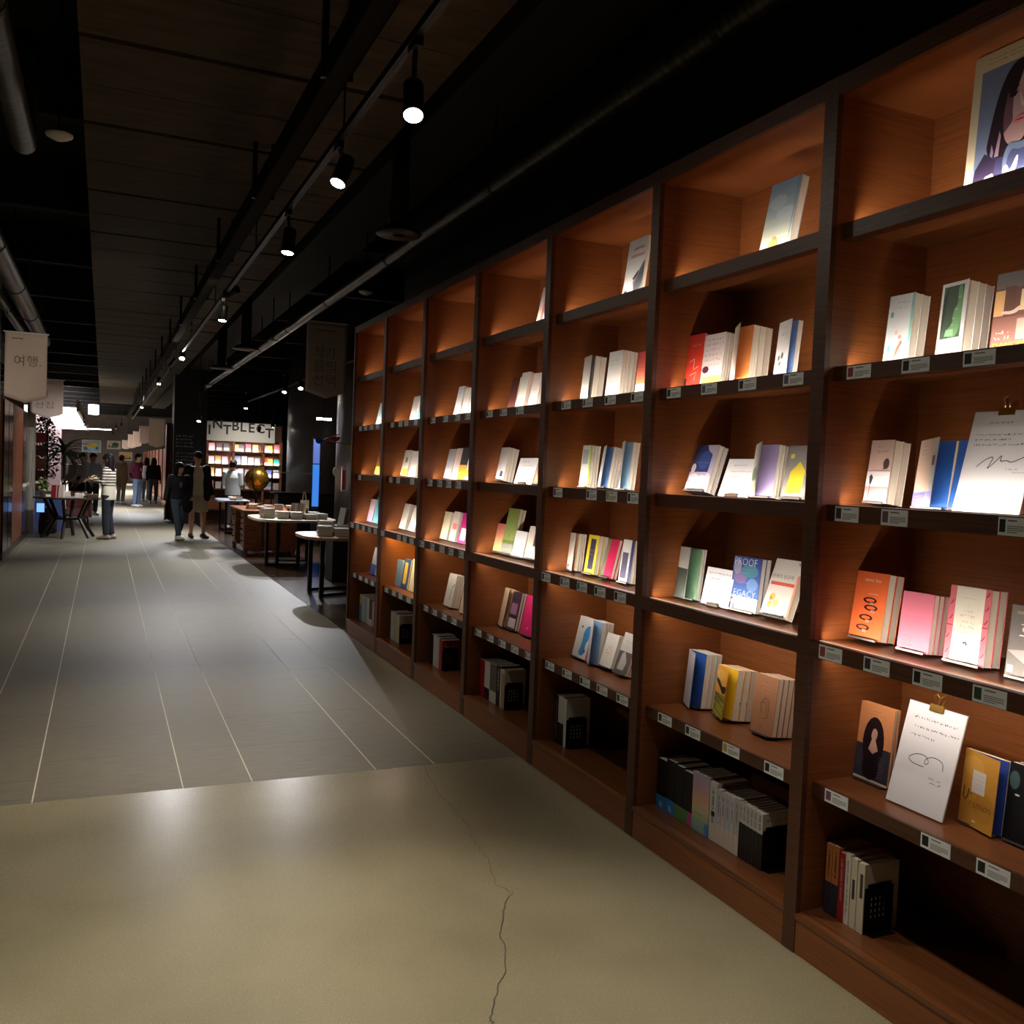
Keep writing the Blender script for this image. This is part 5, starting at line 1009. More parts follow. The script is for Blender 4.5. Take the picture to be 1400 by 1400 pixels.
# antique desk
dw = M['desk_wood']; t = thing('desk', 'antique carved wooden desk with drawers under the globe', 'desk', (2.26, 16.5, 0))
q = MB(); q.bevbox((-.05, -.1, .76), (.95, 1.75, .80), dw, .008); q.build('desk_top', t)
q = MB(); q.box((.0, 0, .12), (.9, .04, .76), dw); q.box((.30, -.012, .14), (.32, 0, .74), M['dark_wood']); q.box((.60, -.012, .14), (.62, 0, .74), M['dark_wood']); q.box((0, -.02, .12), (.9, .0, .16), dw); q.build('end_panel', t)
q = MB(); q.box((.85, .04, .12), (.9, 1.6, .76), dw); q.build('back_panel', t)
for y0 in (0.05, 1.15):
    q = MB(); q.box((.03, y0, .12), (.85, y0+.45, .76), dw); bx_ = q.build('pedestal', t)
    for k in range(3):
        q = MB(); q.box((.0, y0+.03, .16+.2*k), (.03, y0+.42, .34+.2*k), dw); d_ = q.build('drawer', t); q = MB(); q.ball((-.012, y0+.22, .25+.2*k), .02, M['ink'], 8); q.build('knob', d_)
for x in (.04, .86):
    for y in (.03, 1.57): q = MB(); q.tube([(x, y, .13), (x, y, .05), (x, y, 0)], [.045, .03, .04], dw, 8); q.build('foot', t)
q = MB(); q.add([(0, -.005, .12), (.2, -.005, .06), (.45, -.005, .10), (.7, -.005, .06), (.9, -.005, .12)], [(0, 1, 2, 3, 4)], dw); q.build('apron', t)
t = thing('globe', 'large gold globe in dark ring stand on the desk', 'globe', (3.02, 18.7, .80)); R = .235
c = at(351, 655, 1, 18.7); t.location = (c.x, 18.7, .80); zc = c.z-.80
q = MB(); q.ball((0, 0, zc), R, M['gold'], 32); q.build('sphere', t, smooth=True)
q = MB(); q.tube([(-.02+math.sin(a)*.0+math.cos(a)*(R+.02)*.35, -.06*0+math.cos(a)*(R+.02)*.93, zc+math.sin(a)*(R+.02)) for a in [2*PI*i/32 for i in range(33)]], .012, M['ink'], 6); q.build('meridian_ring', t, smooth=True)
q = MB(); q.lathe([(.16, 0), (.15, .03), (.04, .05), (.03, max(.07, zc-R)), (.06, max(.08, zc-R+.02))], M['dark_wood'], 20); q.build('stand', t, smooth=True)
t = thing('table', 'low dark wooden side table carrying the globe', 'table', (3.05, 18.75, 0)); q = MB(); q.bevbox((-.3, -.3, .765), (.5, .4, .7985), M['dark_wood'], .005); q.build('table_top', t)
for x in (-.26, .46):
    for y in (-.26, .36): q = MB(); q.box((x-.02, y-.02, 0), (x+.02, y+.02, .765), M['dark_wood']); q.build('leg', t)
for i, (x, y, n, nm) in enumerate(((2.36, 16.75, 3, 'cream boxed'), (2.55, 16.7, 2, 'yellow grey'), (2.78, 16.65, 4, 'ivory'), (3.0, 16.7, 3, 'pale green'), (2.45, 17.3, 3, 'white'), (2.75, 17.3, 2, 'straw'))):
    pile(x, y, .80, random.uniform(-.3, .3), cols(n, i+4), nm, 'pile on the antique desk', T=.026)
for i, (x, y, n, nm) in enumerate(((2.62, 21.6, 2, 'pale blue'), (2.8, 21.9, 3, 'white'), (2.7, 22.5, 2, 'grey'))):
    pile(x, y, .76, random.uniform(-.3, .3), cols(n, i+1), nm, 'pile on the slim grey table', T=.026)
# round columns and what hangs by them
b = MB(); b.lathe([(.92, 0), (.92, 4.7)], M['column'], 48, (4.85, 21.9, 0)); o = b.build('column', smooth=True); o['kind'] = 'structure'
b = MB(); b.lathe([(.42, 0), (.42, 4.7)], M['column_blue'], 40, (4.18, 16.2, 0)); o = b.build('column', smooth=True); o['kind'] = 'structure'
c = at(444, 610, 1, 18.5); t = thing('vertical_sign', 'narrow glowing blue vertical sign beside the round column', 'sign', (at(432, 645, 1, 18.5).x, 18.5, .78))
q = MB(); q.box((-.075, .0, -.78), (.075, .03, 2.02-.78+.15), mat((40, 44, 60), .5)); q.build('frame', t)
q = MB(); q.box((-.065, -.004, .02), (.065, 0, .86), mat((66, 140, 240), .4, 0, .8)); q.box((-.065, -.004, .88), (.065, 0, 1.36), mat((108, 136, 226), .4, 0, .6)); q.build('lit_panel', t)
t = thing('counter', 'black cashier counter by the round columns', 'counter', (3.75, 19.6, 0)); q = MB(); q.bevbox((-.40, 0, 0), (.8, .5, 1.0), M['black_wall'], .01); q.build('body', t); q = MB(); q.bevbox((-.48, -.03, 1.0), (.83, .53, 1.03), M['dark_steel'], .004); q.build('top', t)
t = thing('rail', 'thin white rail running before the big round column', 'rail', (at(372, 637, 1, 20.3).x, 20.3, 0)); q = MB(); q.tube([(0, 0, 1.44), (1.05, 0, 1.44)], .012, mat((200, 198, 196), .4), 6); q.build('bar', t)
for x in (0, .98): q = MB(); q.tube([(x, 0, 0), (x, 0, 1.44)], .012, M['dark_steel'], 6); q.build('post', t)
c = at(463, 598, 1, 14.6); t = thing('hanging_mobile', 'hanging mobile with red, blue and yellow shapes', 'mobile', (c.x, 14.6, c.z))
def mp_(px, py): p = at(px, py, 1, 14.6)-c; return (p.x, 0, p.z)
q = MB(); q.tube([(0, 0, .05), (0, 0, 4.69-c.z)], .003, M['ink'], 5); q.build('cord', t)
for a, b_ in (((436, 603), (464, 594)), ((450, 603), (478, 608))): q = MB(); q.tube([mp_(*a), mp_(*b_)], .007, M['ink'], 5); q.build('wire', t)
def half(cx, cy, r, cc, a0=PI, a1=2*PI):
    p = Vector(mp_(cx, cy)); n = 10; q = MB(); pts = [(p.x+r*math.cos(a0+(a1-a0)*i/n), p.z+r*math.sin(a0+(a1-a0)*i/n)) for i in range(n+1)]
    q.prism(pts, -.004, .004, mat(cc, .5), Matrix(((1,0,0,0),(0,0,-1,p.y),(0,1,0,0),(0,0,0,1)))); q.build('shape', t)
half(436, 602, .055, (40, 90, 220), PI/2, 2.5*PI); half(459, 597, .075, (224, 50, 60)); half(449, 604, .05, (200, 40, 56)); half(478, 609, .05, (220, 180, 40))
cyx = 4.18; t = thing('wall_disc', 'round white disc fixed on the blue grey column', 'disc'); 
p = at(459, 645, 1, 15.79); t.location = (p.x, 15.80, p.z); q = MB(); q.prism([(.055*math.cos(a*PI/10), .075*math.sin(a*PI/10)) for a in range(20)], 0, .02, mat((196, 190, 176), .5), Matrix(((1,0,0,0),(0,0,-1,0),(0,1,0,0),(0,0,0,1)))); q.build('disc_face', t)
p = at(470, 655, 1, 15.74); t = thing('notice', 'narrow red and white notice on the blue grey column', 'notice', (p.x, 15.76, p.z)); q = MB(); q.box((-.035, -.012, -.21), (.045, .02, .21), mat((226, 218, 212), .5)); q.build('board', t); q = MB(); q.box((-.028, -.014, -.19), (.03, -.012, .15), mat((190, 70, 76), .5)); q.build('print', t)
t = thing('linear_lamp', 'short white lamp hung between the round columns', 'lamp', at(443, 573, 1, 18.2)); q = MB(); q.bevbox((-.14, -.04, -.02), (.14, .04, .02), mat((255, 246, 220), .4, 0, 30.0), .006); q.build('diffuser', t); q = MB(); q.box((-.15, -.05, .02), (.15, .05, .05), M['black_metal']); q.tube([(0, 0, .05), (0, 0, 4.68-t.location.z)], .006, M['black_metal'], 5); q.build('housing', t)

# ---- far bookcase under the letter sign
FY = 27.0; xa, xb = at(282, 640, 1, FY).x, at(384, 640, 1, FY).x; fw_ = xb-xa
t = thing('wall_bookcase', 'lit reddish bookcase with face out books under the letter sign', 'bookcase', (xa, FY, 0))
zt = at(330, 602, 1, FY).z; rows = [at(300, y, 1, FY).z for y in (616, 634, 651, 668)]
q = MB(); q.box((0, .30, 0), (fw_, .34, zt), M['wood']); q.build('back_panel', t)
divs = [0, at(319, 640, 1, FY).x-xa, at(360, 640, 1, FY).x-xa, fw_]
for d_ in divs: q = MB(); q.box((d_-.03, 0, 0), (d_+.03, .30, zt), M['wood']); q.build('upright', t)
for z in rows+[.3]:
    q = MB(); q.box((0, .0, z-.035), (fw_, .30, z), M['wood_edge']); s_ = q.build('shelf', t)
    if z > 1: strip_light('far_shelf_strip_light', (xa+fw_/2, FY+.02, z+.006), fw_*.96, .012, (0, .94, .34), 9.0, COOL, 142, (1, 0, 0))
q = MB(); q.box((0, -.01, zt), (fw_, .30, zt+.45), M['wood_edge']); q.build('top_panel', t)
FCOL = [[(226, 150, 150), (80, 70, 76), (86, 74, 72), (226, 190, 90), (110, 96, 92), (214, 120, 130), (226, 210, 140), (190, 190, 196), (230, 206, 90), (226, 130, 130)],
        [(230, 206, 200), (206, 150, 90), (226, 170, 200), (232, 190, 160), (150, 160, 200), (230, 220, 210), (226, 216, 226), (180, 180, 196), (226, 84, 40), (226, 200, 90), (60, 176, 150)],
        [(220, 170, 90), (226, 222, 216), (190, 200, 196), (226, 210, 216), (206, 206, 210), (150, 146, 150), (226, 220, 222), (210, 210, 214), (110, 120, 190), (226, 226, 230)],
        [(226, 150, 130), (230, 200, 190), (206, 206, 200), (226, 222, 216), (200, 206, 206), (190, 150, 140), (216, 214, 210), (220, 180, 170), (170, 170, 176), (206, 200, 196)]]
CN = {0: 'far row'}
for r_, z in enumerate(rows):
    n = len(FCOL[r_])
    for i, cc in enumerate(FCOL[r_]):
        x = .07+(fw_-.2)*i/(n-1)*.97
        for d_ in divs[1:3]:
            if abs(x+.075-d_) < .11: x += .06
        nmn = 'face out book number %s along the %s shelf under the letter sign' % (['one', 'two', 'three', 'four', 'five', 'six', 'seven', 'eight', 'nine', 'ten', 'eleven'][i], ['top', 'second', 'third', 'low'][r_])
        mp = make_book(.15, random.uniform(.19, .24), .02, cc, split=False, prints=[('r', .1, .08, .9, .35, (236, 232, 230))] if i % 3 else [])
        o = link('book', mp[0]); o.matrix_world = Matrix.Translation((xa+x, FY+.12, z+.003)) @ Matrix.Rotation(-.12, 4, 'X'); tag(o, nmn, 'book', 'face out books under the letter sign')
sz0, sz1 = at(330, 604, 1, FY-.13).z, at(330, 578, 1, FY-.13).z; sx0, sx1 = at(283, 590, 1, FY-.13).x, at(376, 590, 1, FY-.13).x
t = thing('letter_sign', 'cream fascia sign with staggered black capital letters', 'sign', (sx0, FY-.13, sz0))
q = MB(); q.box((0, 0, 0), (sx1-sx0, .118, sz1-sz0), mat((222, 212, 190), .6)); q.build('fascia_board', t); Hs = sz1-sz0
for s, u, v in (('I', .035, .56), ('N', .15, .88), ('T', .29, .60), ('B', .415, .82), ('L', .53, .78), ('E', .65, .76), ('C', .78, .74), ('T', .915, .52)):
    q = MB(); T = Matrix(((1,0,0,0),(0,0,-1,-.001),(0,1,0,0),(0,0,0,1))); put_text(q, s, u*(sx1-sx0), v*Hs, .50*Hs, M['ink'], T, -.02); q.build('letter', t)
# black pillar with white text
PY = 25.0; xa, xb = at(237, 620, 1, PY).x, at(282, 620, 1, PY).x
b = MB(); b.box((xa, PY, 0), (xb, PY+.8, 4.7), M['black_wall']); pil = b.build('wall_pillar'); pil['kind'] = 'structure'
q = MB(); T = Matrix(((1,0,0,0),(0,0,-1,PY-.003),(0,1,0,0),(0,0,0,1))); rnd = random.Random(8)
for i in range(9):
    if i == 4: continue
    z = at(250, 596+i*4.7, 1, PY).z; x0 = at(241, 600, 1, PY).x; scribble(q, x0, x0+rnd.uniform(.36, .56), z, .042, mat((196, 194, 190), .5), T, rnd, .009)
q.build('wall_lettering', pil)
t = thing('shelf_end', 'tall orange lit wooden shelf end beside the black pillar', 'shelf', (at(227, 620, 1, PY+.6).x, PY+.6, 0)); wd = xa-t.location.x-.01
z1 = at(230, 578, 1, PY+.6).z; q = MB(); q.box((0, 0, .05), (.03, .4, z1), M['wood']); q.box((wd-.03, 0, .05), (wd, .4, z1), M['wood']); q.box((0, .36, .05), (wd, .4, z1), M['wood']); q.box((0, 0, z1-.04), (wd, .4, z1), M['wood']); q.build('panel', t)
# red-brown shelving along the right of the far aisle
t = thing('wall_bookcase', 'long reddish brown bookcase wall beneath the mauve banners', 'bookcase', (2.35, 30, 0))
q = MB(); q.box((0, 0, 0), (.5, 34, 2.1), M['brown_panel']); q.build('body', t)
for i in range(11):
    q = MB(); q.box((-.05, i*3.1, 0), (0, i*3.1+.1, 2.1), M['wood']); q.build('upright', t)
# framed pictures on the far wall
def picture(p0, p1, base, shapes, label):
    Y = 71.9; a, c = at(*p0, 1, Y), at(*p1, 1, Y); W, H = c.x-a.x, a.z-c.z
    t = thing('framed_picture', label, 'picture', (a.x, Y, c.z), 0, 'framed pictures on the far wall')
    q = MB(); q.box((0, 0, 0), (W, .08, H), mat((226, 222, 206), .5)); q.build('frame', t)
    q = MB(); q.box((.06*W, -.004, .08*H), (.94*W, 0, .92*H), mat(base, .5))
    for i, (u, v, ru, rv, cc) in enumerate(shapes): q.add([(W*(u+ru*math.cos(k*PI/8)), -.006-.002*i, H*(v+rv*math.sin(k*PI/8))) for k in range(16)], [tuple(range(16))], mat(cc, .5))
    q.build('painting', t)
picture((112, 601), (138, 619), (150, 196, 214), [(.5, .55, .3, .18, (236, 196, 60)), (.28, .7, .12, .12, (220, 170, 70)), (.2, .3, .1, .14, (70, 130, 130)), (.78, .35, .08, .12, (70, 120, 110)), (.65, .62, .16, .14, (240, 200, 70))], 'blue and yellow painting on the far wall')
picture((146.5, 602), (165, 614.5), (226, 214, 180), [(.6, .5, .25, .3, (70, 90, 60)), (.5, .25, .3, .12, (100, 130, 90)), (.15, .3, .06, .15, (90, 70, 50))], 'picture of a dark green tree on the far wall')
picture((163, 617.5), (181, 630), (240, 214, 130), [(.5, .45, .34, .18, (236, 190, 60)), (.5, .22, .36, .1, (150, 120, 60)), (.2, .3, .1, .1, (80, 76, 70)), (.8, .3, .1, .1, (80, 76, 70))], 'yellow picture low on the far wall')

# ================================================================== PEOPLE
def fuse(name, b, voxel, parent, smooth_it=2):
    """one continuous surface from overlapping limbs: voxel remesh, evaluated once"""
    me = b.mesh(name); ob = bpy.data.objects.new(name, me); col.objects.link(ob)
    md = ob.modifiers.new('r', 'REMESH'); md.mode = 'VOXEL'; md.voxel_size = voxel; md.use_smooth_shade = True
    sm = ob.modifiers.new('s', 'SMOOTH'); sm.factor = .5; sm.iterations = smooth_it
    ev = ob.evaluated_get(bpy.context.evaluated_depsgraph_get()); new = bpy.data.meshes.new_from_object(ev)
    bpy.data.objects.remove(ob); new.materials.clear(); new.materials.append(b.ms[0])
    new.polygons.foreach_set('use_smooth', [True]*len(new.polygons))
    return link(name, new, parent)
def stripe_mat(c1, c2, z0, z1, n):
    m = bpy.data.materials.new('striped_knit'); m.use_nodes = True; nt = m.node_tree; N = nt.nodes; K = nt.links; b = N['Principled BSDF']; b.inputs['Roughness'].default_value = .85
    g = N.new('ShaderNodeNewGeometry'); s = N.new('ShaderNodeSeparateXYZ'); K.new(g.outputs['Position'], s.inputs[0])
    mr = N.new('ShaderNodeMapRange'); mr.inputs[1].default_value = z0; mr.inputs[2].default_value = z1; mr.inputs[3].default_value = 0; mr.inputs[4].default_value = n; mr.clamp = False
    K.new(s.outputs[2], mr.inputs[0]); fr = N.new('ShaderNodeMath'); fr.operation = 'FRACT'; K.new(mr.outputs[0], fr.inputs[0])
    gt = N.new('ShaderNodeMath'); gt.operation = 'GREATER_THAN'; gt.inputs[1].default_value = .60; K.new(fr.outputs[0], gt.inputs[0])
    a = N.new('ShaderNodeMath'); a.operation = 'GREATER_THAN'; a.inputs[1].default_value = z0; K.new(s.outputs[2], a.inputs[0])
    mu = N.new('ShaderNodeMath'); mu.operation = 'MULTIPLY'; K.new(gt.outputs[0], mu.inputs[0]); K.new(a.outputs[0], mu.inputs[1])
    mx = N.new('ShaderNodeMixRGB'); mx.inputs[1].default_value = L3(c1); mx.inputs[2].default_value = L3(c2); K.new(mu.outputs[0], mx.inputs[0]); K.new(mx.outputs[0], b.inputs['Base Color'])
    return m
def person(label, loc, rz, H, pose=None, top=(20, 20, 22), trouser=(60, 70, 90), shoe=(230, 228, 224), hair=(24, 18, 16), hair_len=.0, top_m=None, hem=.92, shorts=False, cap=None, beanie=None, jacket=None, apron=None, wide=1.0, sleeve=1.0, head_dir=(0, 0), fine=False, print_=None, bun=False, skin=None):
    """template 1.75 m tall, facing -y; joints may be overridden by pose"""
    J = dict(pel=(0, 0, .94), chest=(0, 0, 1.28), neck=(0, .01, 1.46), head=(0, -.015, 1.615),
             sL=(-.175, .01, 1.40), sR=(.175, .01, 1.40), eL=(-.225, .03, 1.13), eR=(.225, .03, 1.13), wL=(-.235, -.03, .89), wR=(.235, -.03, .89),
             hL=(-.09, 0, .90), hR=(.09, 0, .90), kL=(-.10, -.01, .49), kR=(.10, -.01, .49), aL=(-.10, .03, .085), aR=(.10, .03, .085))
    for k, v in (pose or {}).items(): J[k] = v
    J = {k: Vector(v) for k, v in J.items()}
    t = thing('person', label, 'person', loc, rz); t.scale = (H/1.75,)*3
    vox = .009 if fine else .014
    sk = mat(skin, .55) if skin else M['skin']
    def torso(b, m, g, z_lo=None):
        p, c, n = J['pel'], J['chest'], J['neck']; R = []
        for s, rx, ry in ((-.12, .135, .10), (0, .165, .115), (.35, .145, .10), (.70, .165, .115), (1.0, .185, .118), (1.12, .165, .10)):
            q = p.lerp(c, s) if s <= 1 else c.lerp(n, (s-1)*3.2)
            R.append((q.x, q.y, q.z, (rx+g)*wide, ry+g))
        R += [(J['sL'].x*.25+J['sR'].x*.25+n.x*.5, n.y, J['sL'].z*.5+J['sR'].z*.5+.045, .11+g, .07+g), (n.x, n.y, n.z-.01, .058+g, .056+g)]
        b.loft(R, m, 18)
    body = MB(); torso(body, sk, 0)
    hd, nk = J['head'], J['neck']; yaw, nod = head_dir
    body.tube([nk-Vector((0, 0, .06)), nk.lerp(hd, .55)], [.055, .05], sk, 10)
    HT = Matrix.Translation(hd) @ Matrix.Rotation(yaw, 4, 'Z') @ Matrix.Rotation(nod, 4, 'X')
    body.loft([(0, -.03, -.118, .028, .03), (0, -.028, -.105, .045, .05), (0, -.018, -.07, .062, .075), (0, -.005, -.02, .074, .09), (0, .004, .03, .078, .097), (0, .008, .07, .07, .088), (0, .01, .10, .05, .062), (0, .01, .115, .02, .03)], sk, 18, HT)
    body.tube([(0, -.085, .012), (0, -.105, -.026), (0, -.088, -.036)], [.009, .014, .009], sk, 8, T=HT)      # nose
    for s in (-1, 1): body.ball((s*.08, .008, -.01), (.012, .02, .03), sk, 8, HT)                               # ears
    for s, L in ((-1, 'L'), (1, 'R')):
        S, E, W_2 = J['s'+L], J['e'+L], J['w'+L]
        body.tube([S, S.lerp(E, .5), E, E.lerp(W_2, .35), W_2], [.055, .045, .038, .038, .026], sk, 10, round_end=True)
        d = (W_2-E).normalized(); side = Vector((-s, 0, 0)); nrm = d.cross(side).normalized() if abs(d.x) < .9 else Vector((0, 0, 1)); side = nrm.cross(d).normalized()
        pc = W_2 + d*.045; body.tube([W_2, W_2+d*.03, W_2+d*.085], [.024, .036, .036], sk, 10, round_end=True, flat=(1, .62))
        for i, ln in enumerate((.062, .072, .068, .052)):
            b0 = W_2 + d*.08 + nrm.cross(d)*0 + side*(-.027+.018*i); k1 = b0 + d*ln*.55 - nrm*.006; body.tube([b0, k1, k1 + d*ln*.45 - nrm*.016], [.0105, .0098, .0085], sk, 7, round_end=True)
        b0 = W_2 + d*.03 - side*.028*1; body.tube([b0, b0 - side*.026 + d*.022, b0 - side*.03 + d*.055 - nrm*.008], [.012, .011, .009], sk, 7, round_end=True)
        Hh, K_, A = J['h'+L], J['k'+L], J['a'+L]
        body.tube([Hh, Hh.lerp(K_, .5), K_, K_.lerp(A, .35), A], [.09, .075, .055, .055, .036], sk, 12, round_end=True)
        fd = (pose or {}).get('f'+L, (0, -1, 0)); fd = Vector(fd).normalized(); heel = A + Vector((0, 0, -.045)) - fd*.04
        body.tube([heel, A + Vector((0, 0, -.05)) + fd*.07, A + Vector((0, 0, -.058)) + fd*.14], [.036, .036, .024], sk, 10, round_end=True)
    fuse('body', body, vox, t)
    # face details
    q = MB()
    for s in (-1, 1): q.ball((s*.031, -.082, .012), (.011, .007, .006), M['ink'], 8, HT); q.tube([(s*.018, -.088, .032), (s*.046, -.078, .032)], .0035, mat(hair, .7), 5, T=HT)
    q.build('eyes', t)
    q = MB(); q.ball((0, -.083, -.062), (.021, .008, .006), mat((176, 96, 92), .5), 8, HT); q.build('mouth', t)
    # clothes
    c = MB(); tm = top_m or mat(top, .85); p = J['pel']; torso(c, tm, .016)
    z0 = p.z+(hem-.94); c.loft([(p.x, p.y, z0, .185*wide, .14), (p.x, p.y, p.z+.08, .178*wide, .13), (p.x, p.y, p.z+.2, .16*wide, .12)], tm, 18)
    for L in 'LR':
        S, E, W_2 = J['s'+L], J['e'+L], J['w'+L]; en = E.lerp(W_2, .96*sleeve) if sleeve > .5 else S.lerp(E, .75)
        c.tube([S, S.lerp(E, .5), E, en] if sleeve > .5 else [S, S.lerp(E, .4), en], [.078, .066, .06, .046] if sleeve > .5 else [.078, .07, .066], tm, 12, round_end=True)
    fuse('shirt' if jacket is None else 'shirt', c, .013, t)
    if print_:
        q = MB(); ch = J['chest']; q.ball((ch.x+print_[0], ch.y-.122, ch.z-.04), (.045, .03, .07), mat(print_[1], .7), 10); q.build('chest_print', t)
    if jacket:
        c = MB(); jm = mat(jacket, .85); pe, ch = J['pel'], J['chest']
        for s in (-1, 1):
            c.tube([(s*.135+ch.x, .0, ch.z+.10), (s*.15+ch.x, .0, ch.z-.05), (s*.155+pe.x, .0, pe.z+.1), (s*.165+pe.x, .0, pe.z-.12)], [.085, .095, .095, .10], jm, 12, round_end=True, flat=(1, 1.45) if True else (1, 1))
        c.loft([(pe.x, .07, pe.z-.14, .19, .09), (pe.x, .07, pe.z+.1, .17, .085), (ch.x, .06, ch.z, .18, .085), (ch.x, .05, ch.z+.14, .14, .07)], jm, 14)
        for L in 'LR':
            S, E, W_2 = J['s'+L], J['e'+L], J['w'+L]; c.tube([S, S.lerp(E, .5), E, E.lerp(W_2, .95)], [.09, .08, .072, .06], jm, 12, round_end=True)
        fuse('jacket', c, .014, t)
    if apron:
        c = MB(); am = mat(apron, .8); pe = J['pel']; c.loft([(pe.x, pe.y, .42, .21, .17), (pe.x, pe.y, .75, .20, .16), (pe.x, pe.y, pe.z+.12, .175, .14), (pe.x, pe.y, pe.z+.16, .17, .135)], am, 18); fuse('apron', c, .015, t)
    c = MB(); pm_ = mat(trouser, .85); pe = J['pel']; c.loft([(pe.x, pe.y, pe.z-.14, .10, .10), (pe.x, pe.y, pe.z-.08, .165, .125), (pe.x, pe.y, pe.z+.02, .172, .124), (pe.x, pe.y, pe.z+.11, .155, .112)], pm_, 18)
    for L in 'LR':
        Hh, K_, A = J['h'+L], J['k'+L], J['a'+L]
        if shorts: c.tube([Hh, Hh.lerp(K_, .5), Hh.lerp(K_, .9)], [.105, .105, .105], pm_, 12, round_end=False)
        else: c.tube([Hh, Hh.lerp(K_, .5), K_, K_.lerp(A, .5), A+Vector((0, 0, .015))], [.10, .088, .072, .068, .062], pm_, 12)
    fuse('shorts' if shorts else 'trousers', c, .013, t)
    for L in 'LR':
        A = J['a'+L]; fd = Vector((pose or {}).get('f'+L, (0, -1, 0))).normalized(); c = MB(); sm_ = mat(shoe, .6)
        c.tube([A+Vector((0, 0, -.042))-fd*.055, A+Vector((0, 0, -.04))+fd*.04, A+Vector((0, 0, -.052))+fd*.12, A+Vector((0, 0, -.056))+fd*.165], [.046, .048, .042, .032], sm_, 12, round_end=True); c.tube([A+Vector((0, 0, -.02)), A+Vector((0, 0, .01))], .045, sm_, 12)
        fuse('shoe', c, .009, t, 1)
    # hair
    c = MB(); hm = mat(hair, .6, 0, 0, .15); DT = Matrix.Translation(hd) @ Matrix.Rotation(yaw, 4, 'Z')
    if cap or beanie:
        q = MB(); cm = mat(cap or beanie, .8)
        q.loft([(0, .005, .03, .086, .106), (0, .008, .06, .086, .104), (0, .012, .10, .07, .082), (0, .012, .125, .04, .05), (0, .012, .13, .01, .012)], cm, 18, HT)
        if cap: q.loft([(0, -.12, .028, .06, .05), (0, -.12, .034, .066, .055), (0, -.115, .04, .06, .05)], cm, 14, HT)
        q.build('cap' if cap else 'beanie', t, smooth=True)
        c.loft([(0, .035, -.07, .06, .06), (0, .03, -.02, .078, .078), (0, .028, .04, .08, .085), (0, .02, .06, .06, .06)], hm, 14, HT)
    else:
        c.loft([(0, .045, -.075, .065, .055), (0, .03, -.02, .086, .085), (0, .018, .035, .090, .104), (0, .012, .08, .08, .098), (0, .012, .115, .055, .068), (0, .012, .13, .02, .03)], hm, 18, HT)
        c.tube([(-.07, -.05, .05), (0, -.085, .075), (.07, -.05, .05)], .025, hm, 8, T=HT, round_end=True)
    if hair_len > 0:
        c.loft([(0, .085, -.02-hair_len, .085, .03), (0, .08, -.05-hair_len*.6, .105, .045), (0, .06, -.05-hair_len*.25, .105, .06), (0, .035, -.02, .092, .085), (0, .02, .05, .085, .09)], hm, 16, DT)
        for s in (-1, 1): c.tube([(s*.07, -.02, .05), (s*.088, -.01, -.05), (s*.10, .0, -.10-hair_len*.5)], [.02, .026, .016], hm, 8, T=DT, round_end=True)
    if bun: c.ball((0, .11, .05), .045, hm, 10, HT)
    fuse('hair', c, .010, t)
    return t
def gnd(px, py):
    p = floor_at(px, py); return (p.x, p.y, 0)
# reader in the striped sweater (book held in both hands)
SM = stripe_mat((226, 218, 198), (48, 40, 38), 1.02, 1.50, 8.5)
p = gnd(147, 737)
person('person in striped cream sweater reading a book by the round table', p, -PI/2-.35, 1.70, dict(eL=(-.22, -.02, 1.16), eR=(.22, -.02, 1.16), wL=(-.10, -.24, 1.22), wR=(.12, -.24, 1.20), kL=(-.08, -.01, .49), kR=(.09, -.02, .49), aL=(-.08, .05, .085), aR=(.09, 0, .085)), top_m=SM, trouser=(44, 50, 56), shoe=(150, 140, 126), hair=(22, 16, 16), hair_len=.32, hem=.80, head_dir=(0, .35), fine=True)
a = -PI/2-.35; k = 1.70/1.75; off = Matrix.Rotation(a, 4, 'Z') @ Vector((.0, -.36*k, 1.235*k))
bk = thing('open_book', 'open cream book held by the reader in the striped sweater', 'book', Vector(p)+off, a)
for s in (-1, 1):
    q = MB(); T = Matrix.Rotation(s*.25, 4, 'Y') @ Matrix.Rotation(.6, 4, 'X'); q.box((0 if s > 0 else -.14, -.10, 0), (.14 if s > 0 else 0, .10, .012), mat((232, 222, 190), .6), T); q.build('page_half', bk)
q = MB(); q.box((-.145, -.105, -.004), (.145, .105, -.001), mat((190, 176, 130), .5), Matrix.Rotation(.6, 4, 'X')); q.build('cover', bk)
# walking couple
p = gnd(243, 738)
person('person in black cropped sweater and jeans walking with clothes over the arm', p, .25, 1.58, dict(kL=(-.07, -.12, .50), aL=(-.05, -.20, .10), kR=(.08, -.06, .50), aR=(.06, .18, .11), fL=(.3, -1, .05), fR=(.3, -1, -.1), eL=(-.24, .06, 1.14), wL=(-.30, .02, .90), eR=(.23, .06, 1.14), wR=(.20, -.14, .98)), top=(18, 16, 18), trouser=(62, 74, 84), hair=(20, 14, 14), hair_len=.30, hem=.93, head_dir=(.55, .25), fine=True, print_=(0, (90, 86, 88)))
t = thing('folded_jacket', 'black bundled jacket carried by the walking person in jeans', 'jacket', Vector(p)+Vector((.16, -.12, .72)), .2)
q = MB(); q.loft([(0, 0, -.16, .05, .04), (.01, 0, -.08, .10, .07), (0, 0, .06, .11, .075), (-.01, 0, .16, .08, .06), (0, 0, .19, .03, .02)], mat((16, 14, 16), .9), 12); fuse('cloth', q, .014, t)
p = gnd(273, 739); p = (p[0]-.02, p[1]+.62, 0)
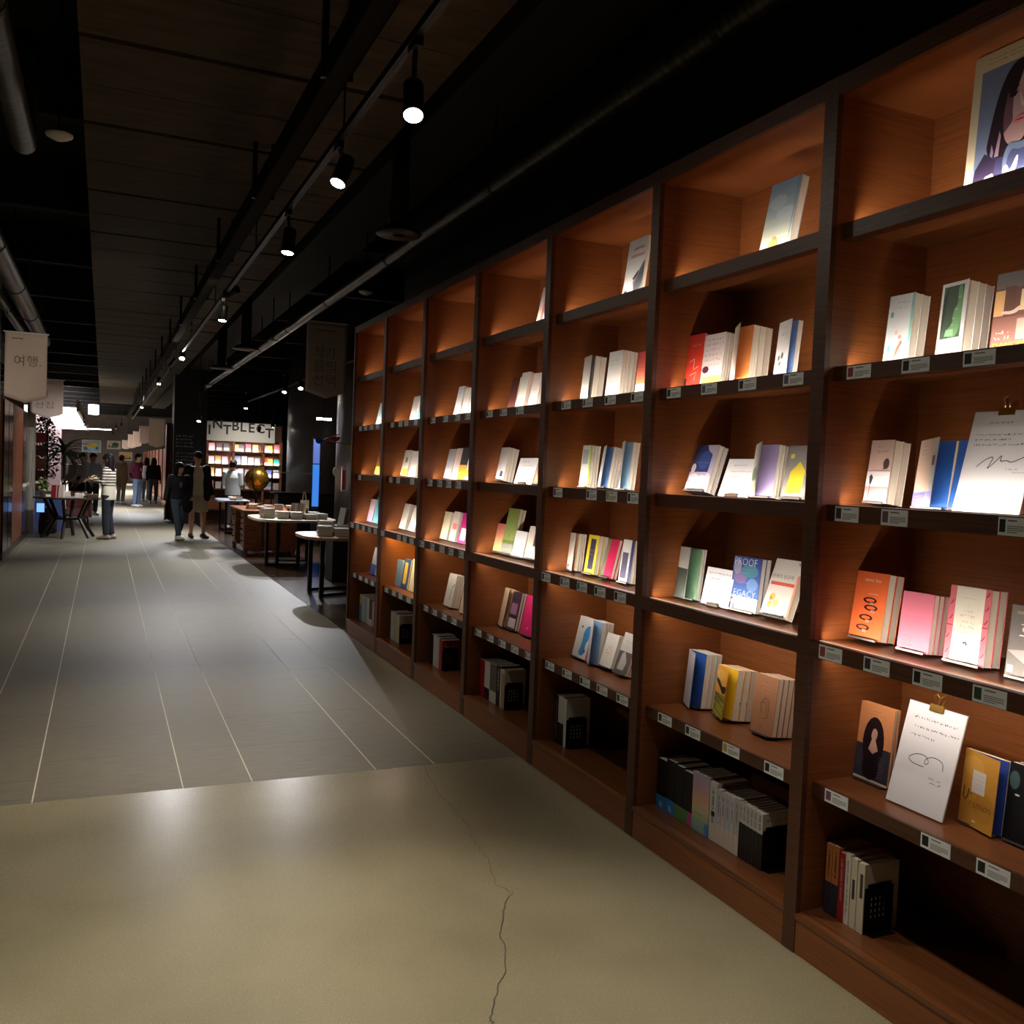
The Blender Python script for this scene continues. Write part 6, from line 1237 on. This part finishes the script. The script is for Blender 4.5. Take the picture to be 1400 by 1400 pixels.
person('person in black cap, open black jacket and beige shorts', p, .1, 1.82, dict(kL=(-.10, -.03, .49), aL=(-.10, .02, .09), kR=(.11, -.06, .49), aR=(.13, -.06, .09), fR=(.35, -1, 0), wL=(-.26, -.08, .92), wR=(.27, -.06, .90)), top=(206, 192, 164), trouser=(196, 176, 150), shoe=(36, 30, 28), shorts=True, cap=(20, 18, 18), jacket=(20, 20, 24), hem=.86, head_dir=(.2, .25), fine=True, wide=1.04)
# far people
person('person in maroon sweater and light jeans with hands behind the back', gnd(187, 693), .9, 1.80, dict(eL=(-.25, .10, 1.14), wL=(-.08, .17, .98), eR=(.25, .10, 1.14), wR=(.08, .17, .98)), top=(84, 24, 48), trouser=(120, 140, 176), hair=(30, 24, 24), head_dir=(.3, 0), print_=(0, (200, 130, 120)))
person('person in white top with grey jeans beside the black hoodie', gnd(199, 685.5), 2.6, 1.70, None, top=(226, 216, 214), trouser=(130, 140, 150), hair=(40, 26, 22), hair_len=.2)
person('person in black hoodie and grey flared jeans seen from behind', gnd(209, 688), 2.9, 1.70, None, top=(22, 20, 20), trouser=(84, 92, 96), hair=(26, 20, 20), hair_len=.28, shoe=(220, 214, 208), wide=1.08)
person('person in red beanie and beige coat near the far pictures', gnd(165, 689), 2.4, 1.74, None, top=(150, 126, 98), trouser=(150, 146, 136), beanie=(120, 26, 36), hem=.66, wide=1.12)
for px, Y, lab, kw in ((114, 27.0, 'shop worker in white shirt, dark cap and black apron', dict(top=(226, 214, 216), trouser=(24, 22, 24), cap=(30, 26, 28), apron=(22, 20, 22), hair=(50, 36, 30), head_dir=(0, .45))),
                       ((127, 28.2, 'person in pale blue white shirt beside the shop worker', dict(top=(206, 212, 226), trouser=(60, 60, 70), hair=(40, 30, 28)))), ((100.5, 28.6, 'person in beige top near the wire rack', dict(top=(176, 154, 132), trouser=(40, 38, 40), hair=(120, 96, 80))))):
    x = at(px, 640, 1, Y).x; person(lab, (x, Y, 0), -1.2 if px < 125 else .5, 1.74, dict(eL=(-.22, -.02, 1.13), wL=(-.16, -.17, .93), eR=(.22, -.02, 1.13), wR=(.16, -.17, .93)), **kw)
x = at(333, 640, 1, 21.6).x
person('person in pale grey shirt with green stripe browsing by the globe', (x, 23.4, 0), 2.7, 1.70, dict(wL=(-.12, -.24, 1.05), wR=(.12, -.24, 1.05)), top=(196, 200, 196), trouser=(70, 66, 64), hair=(34, 26, 24), bun=True, hem=.84, wide=1.08)
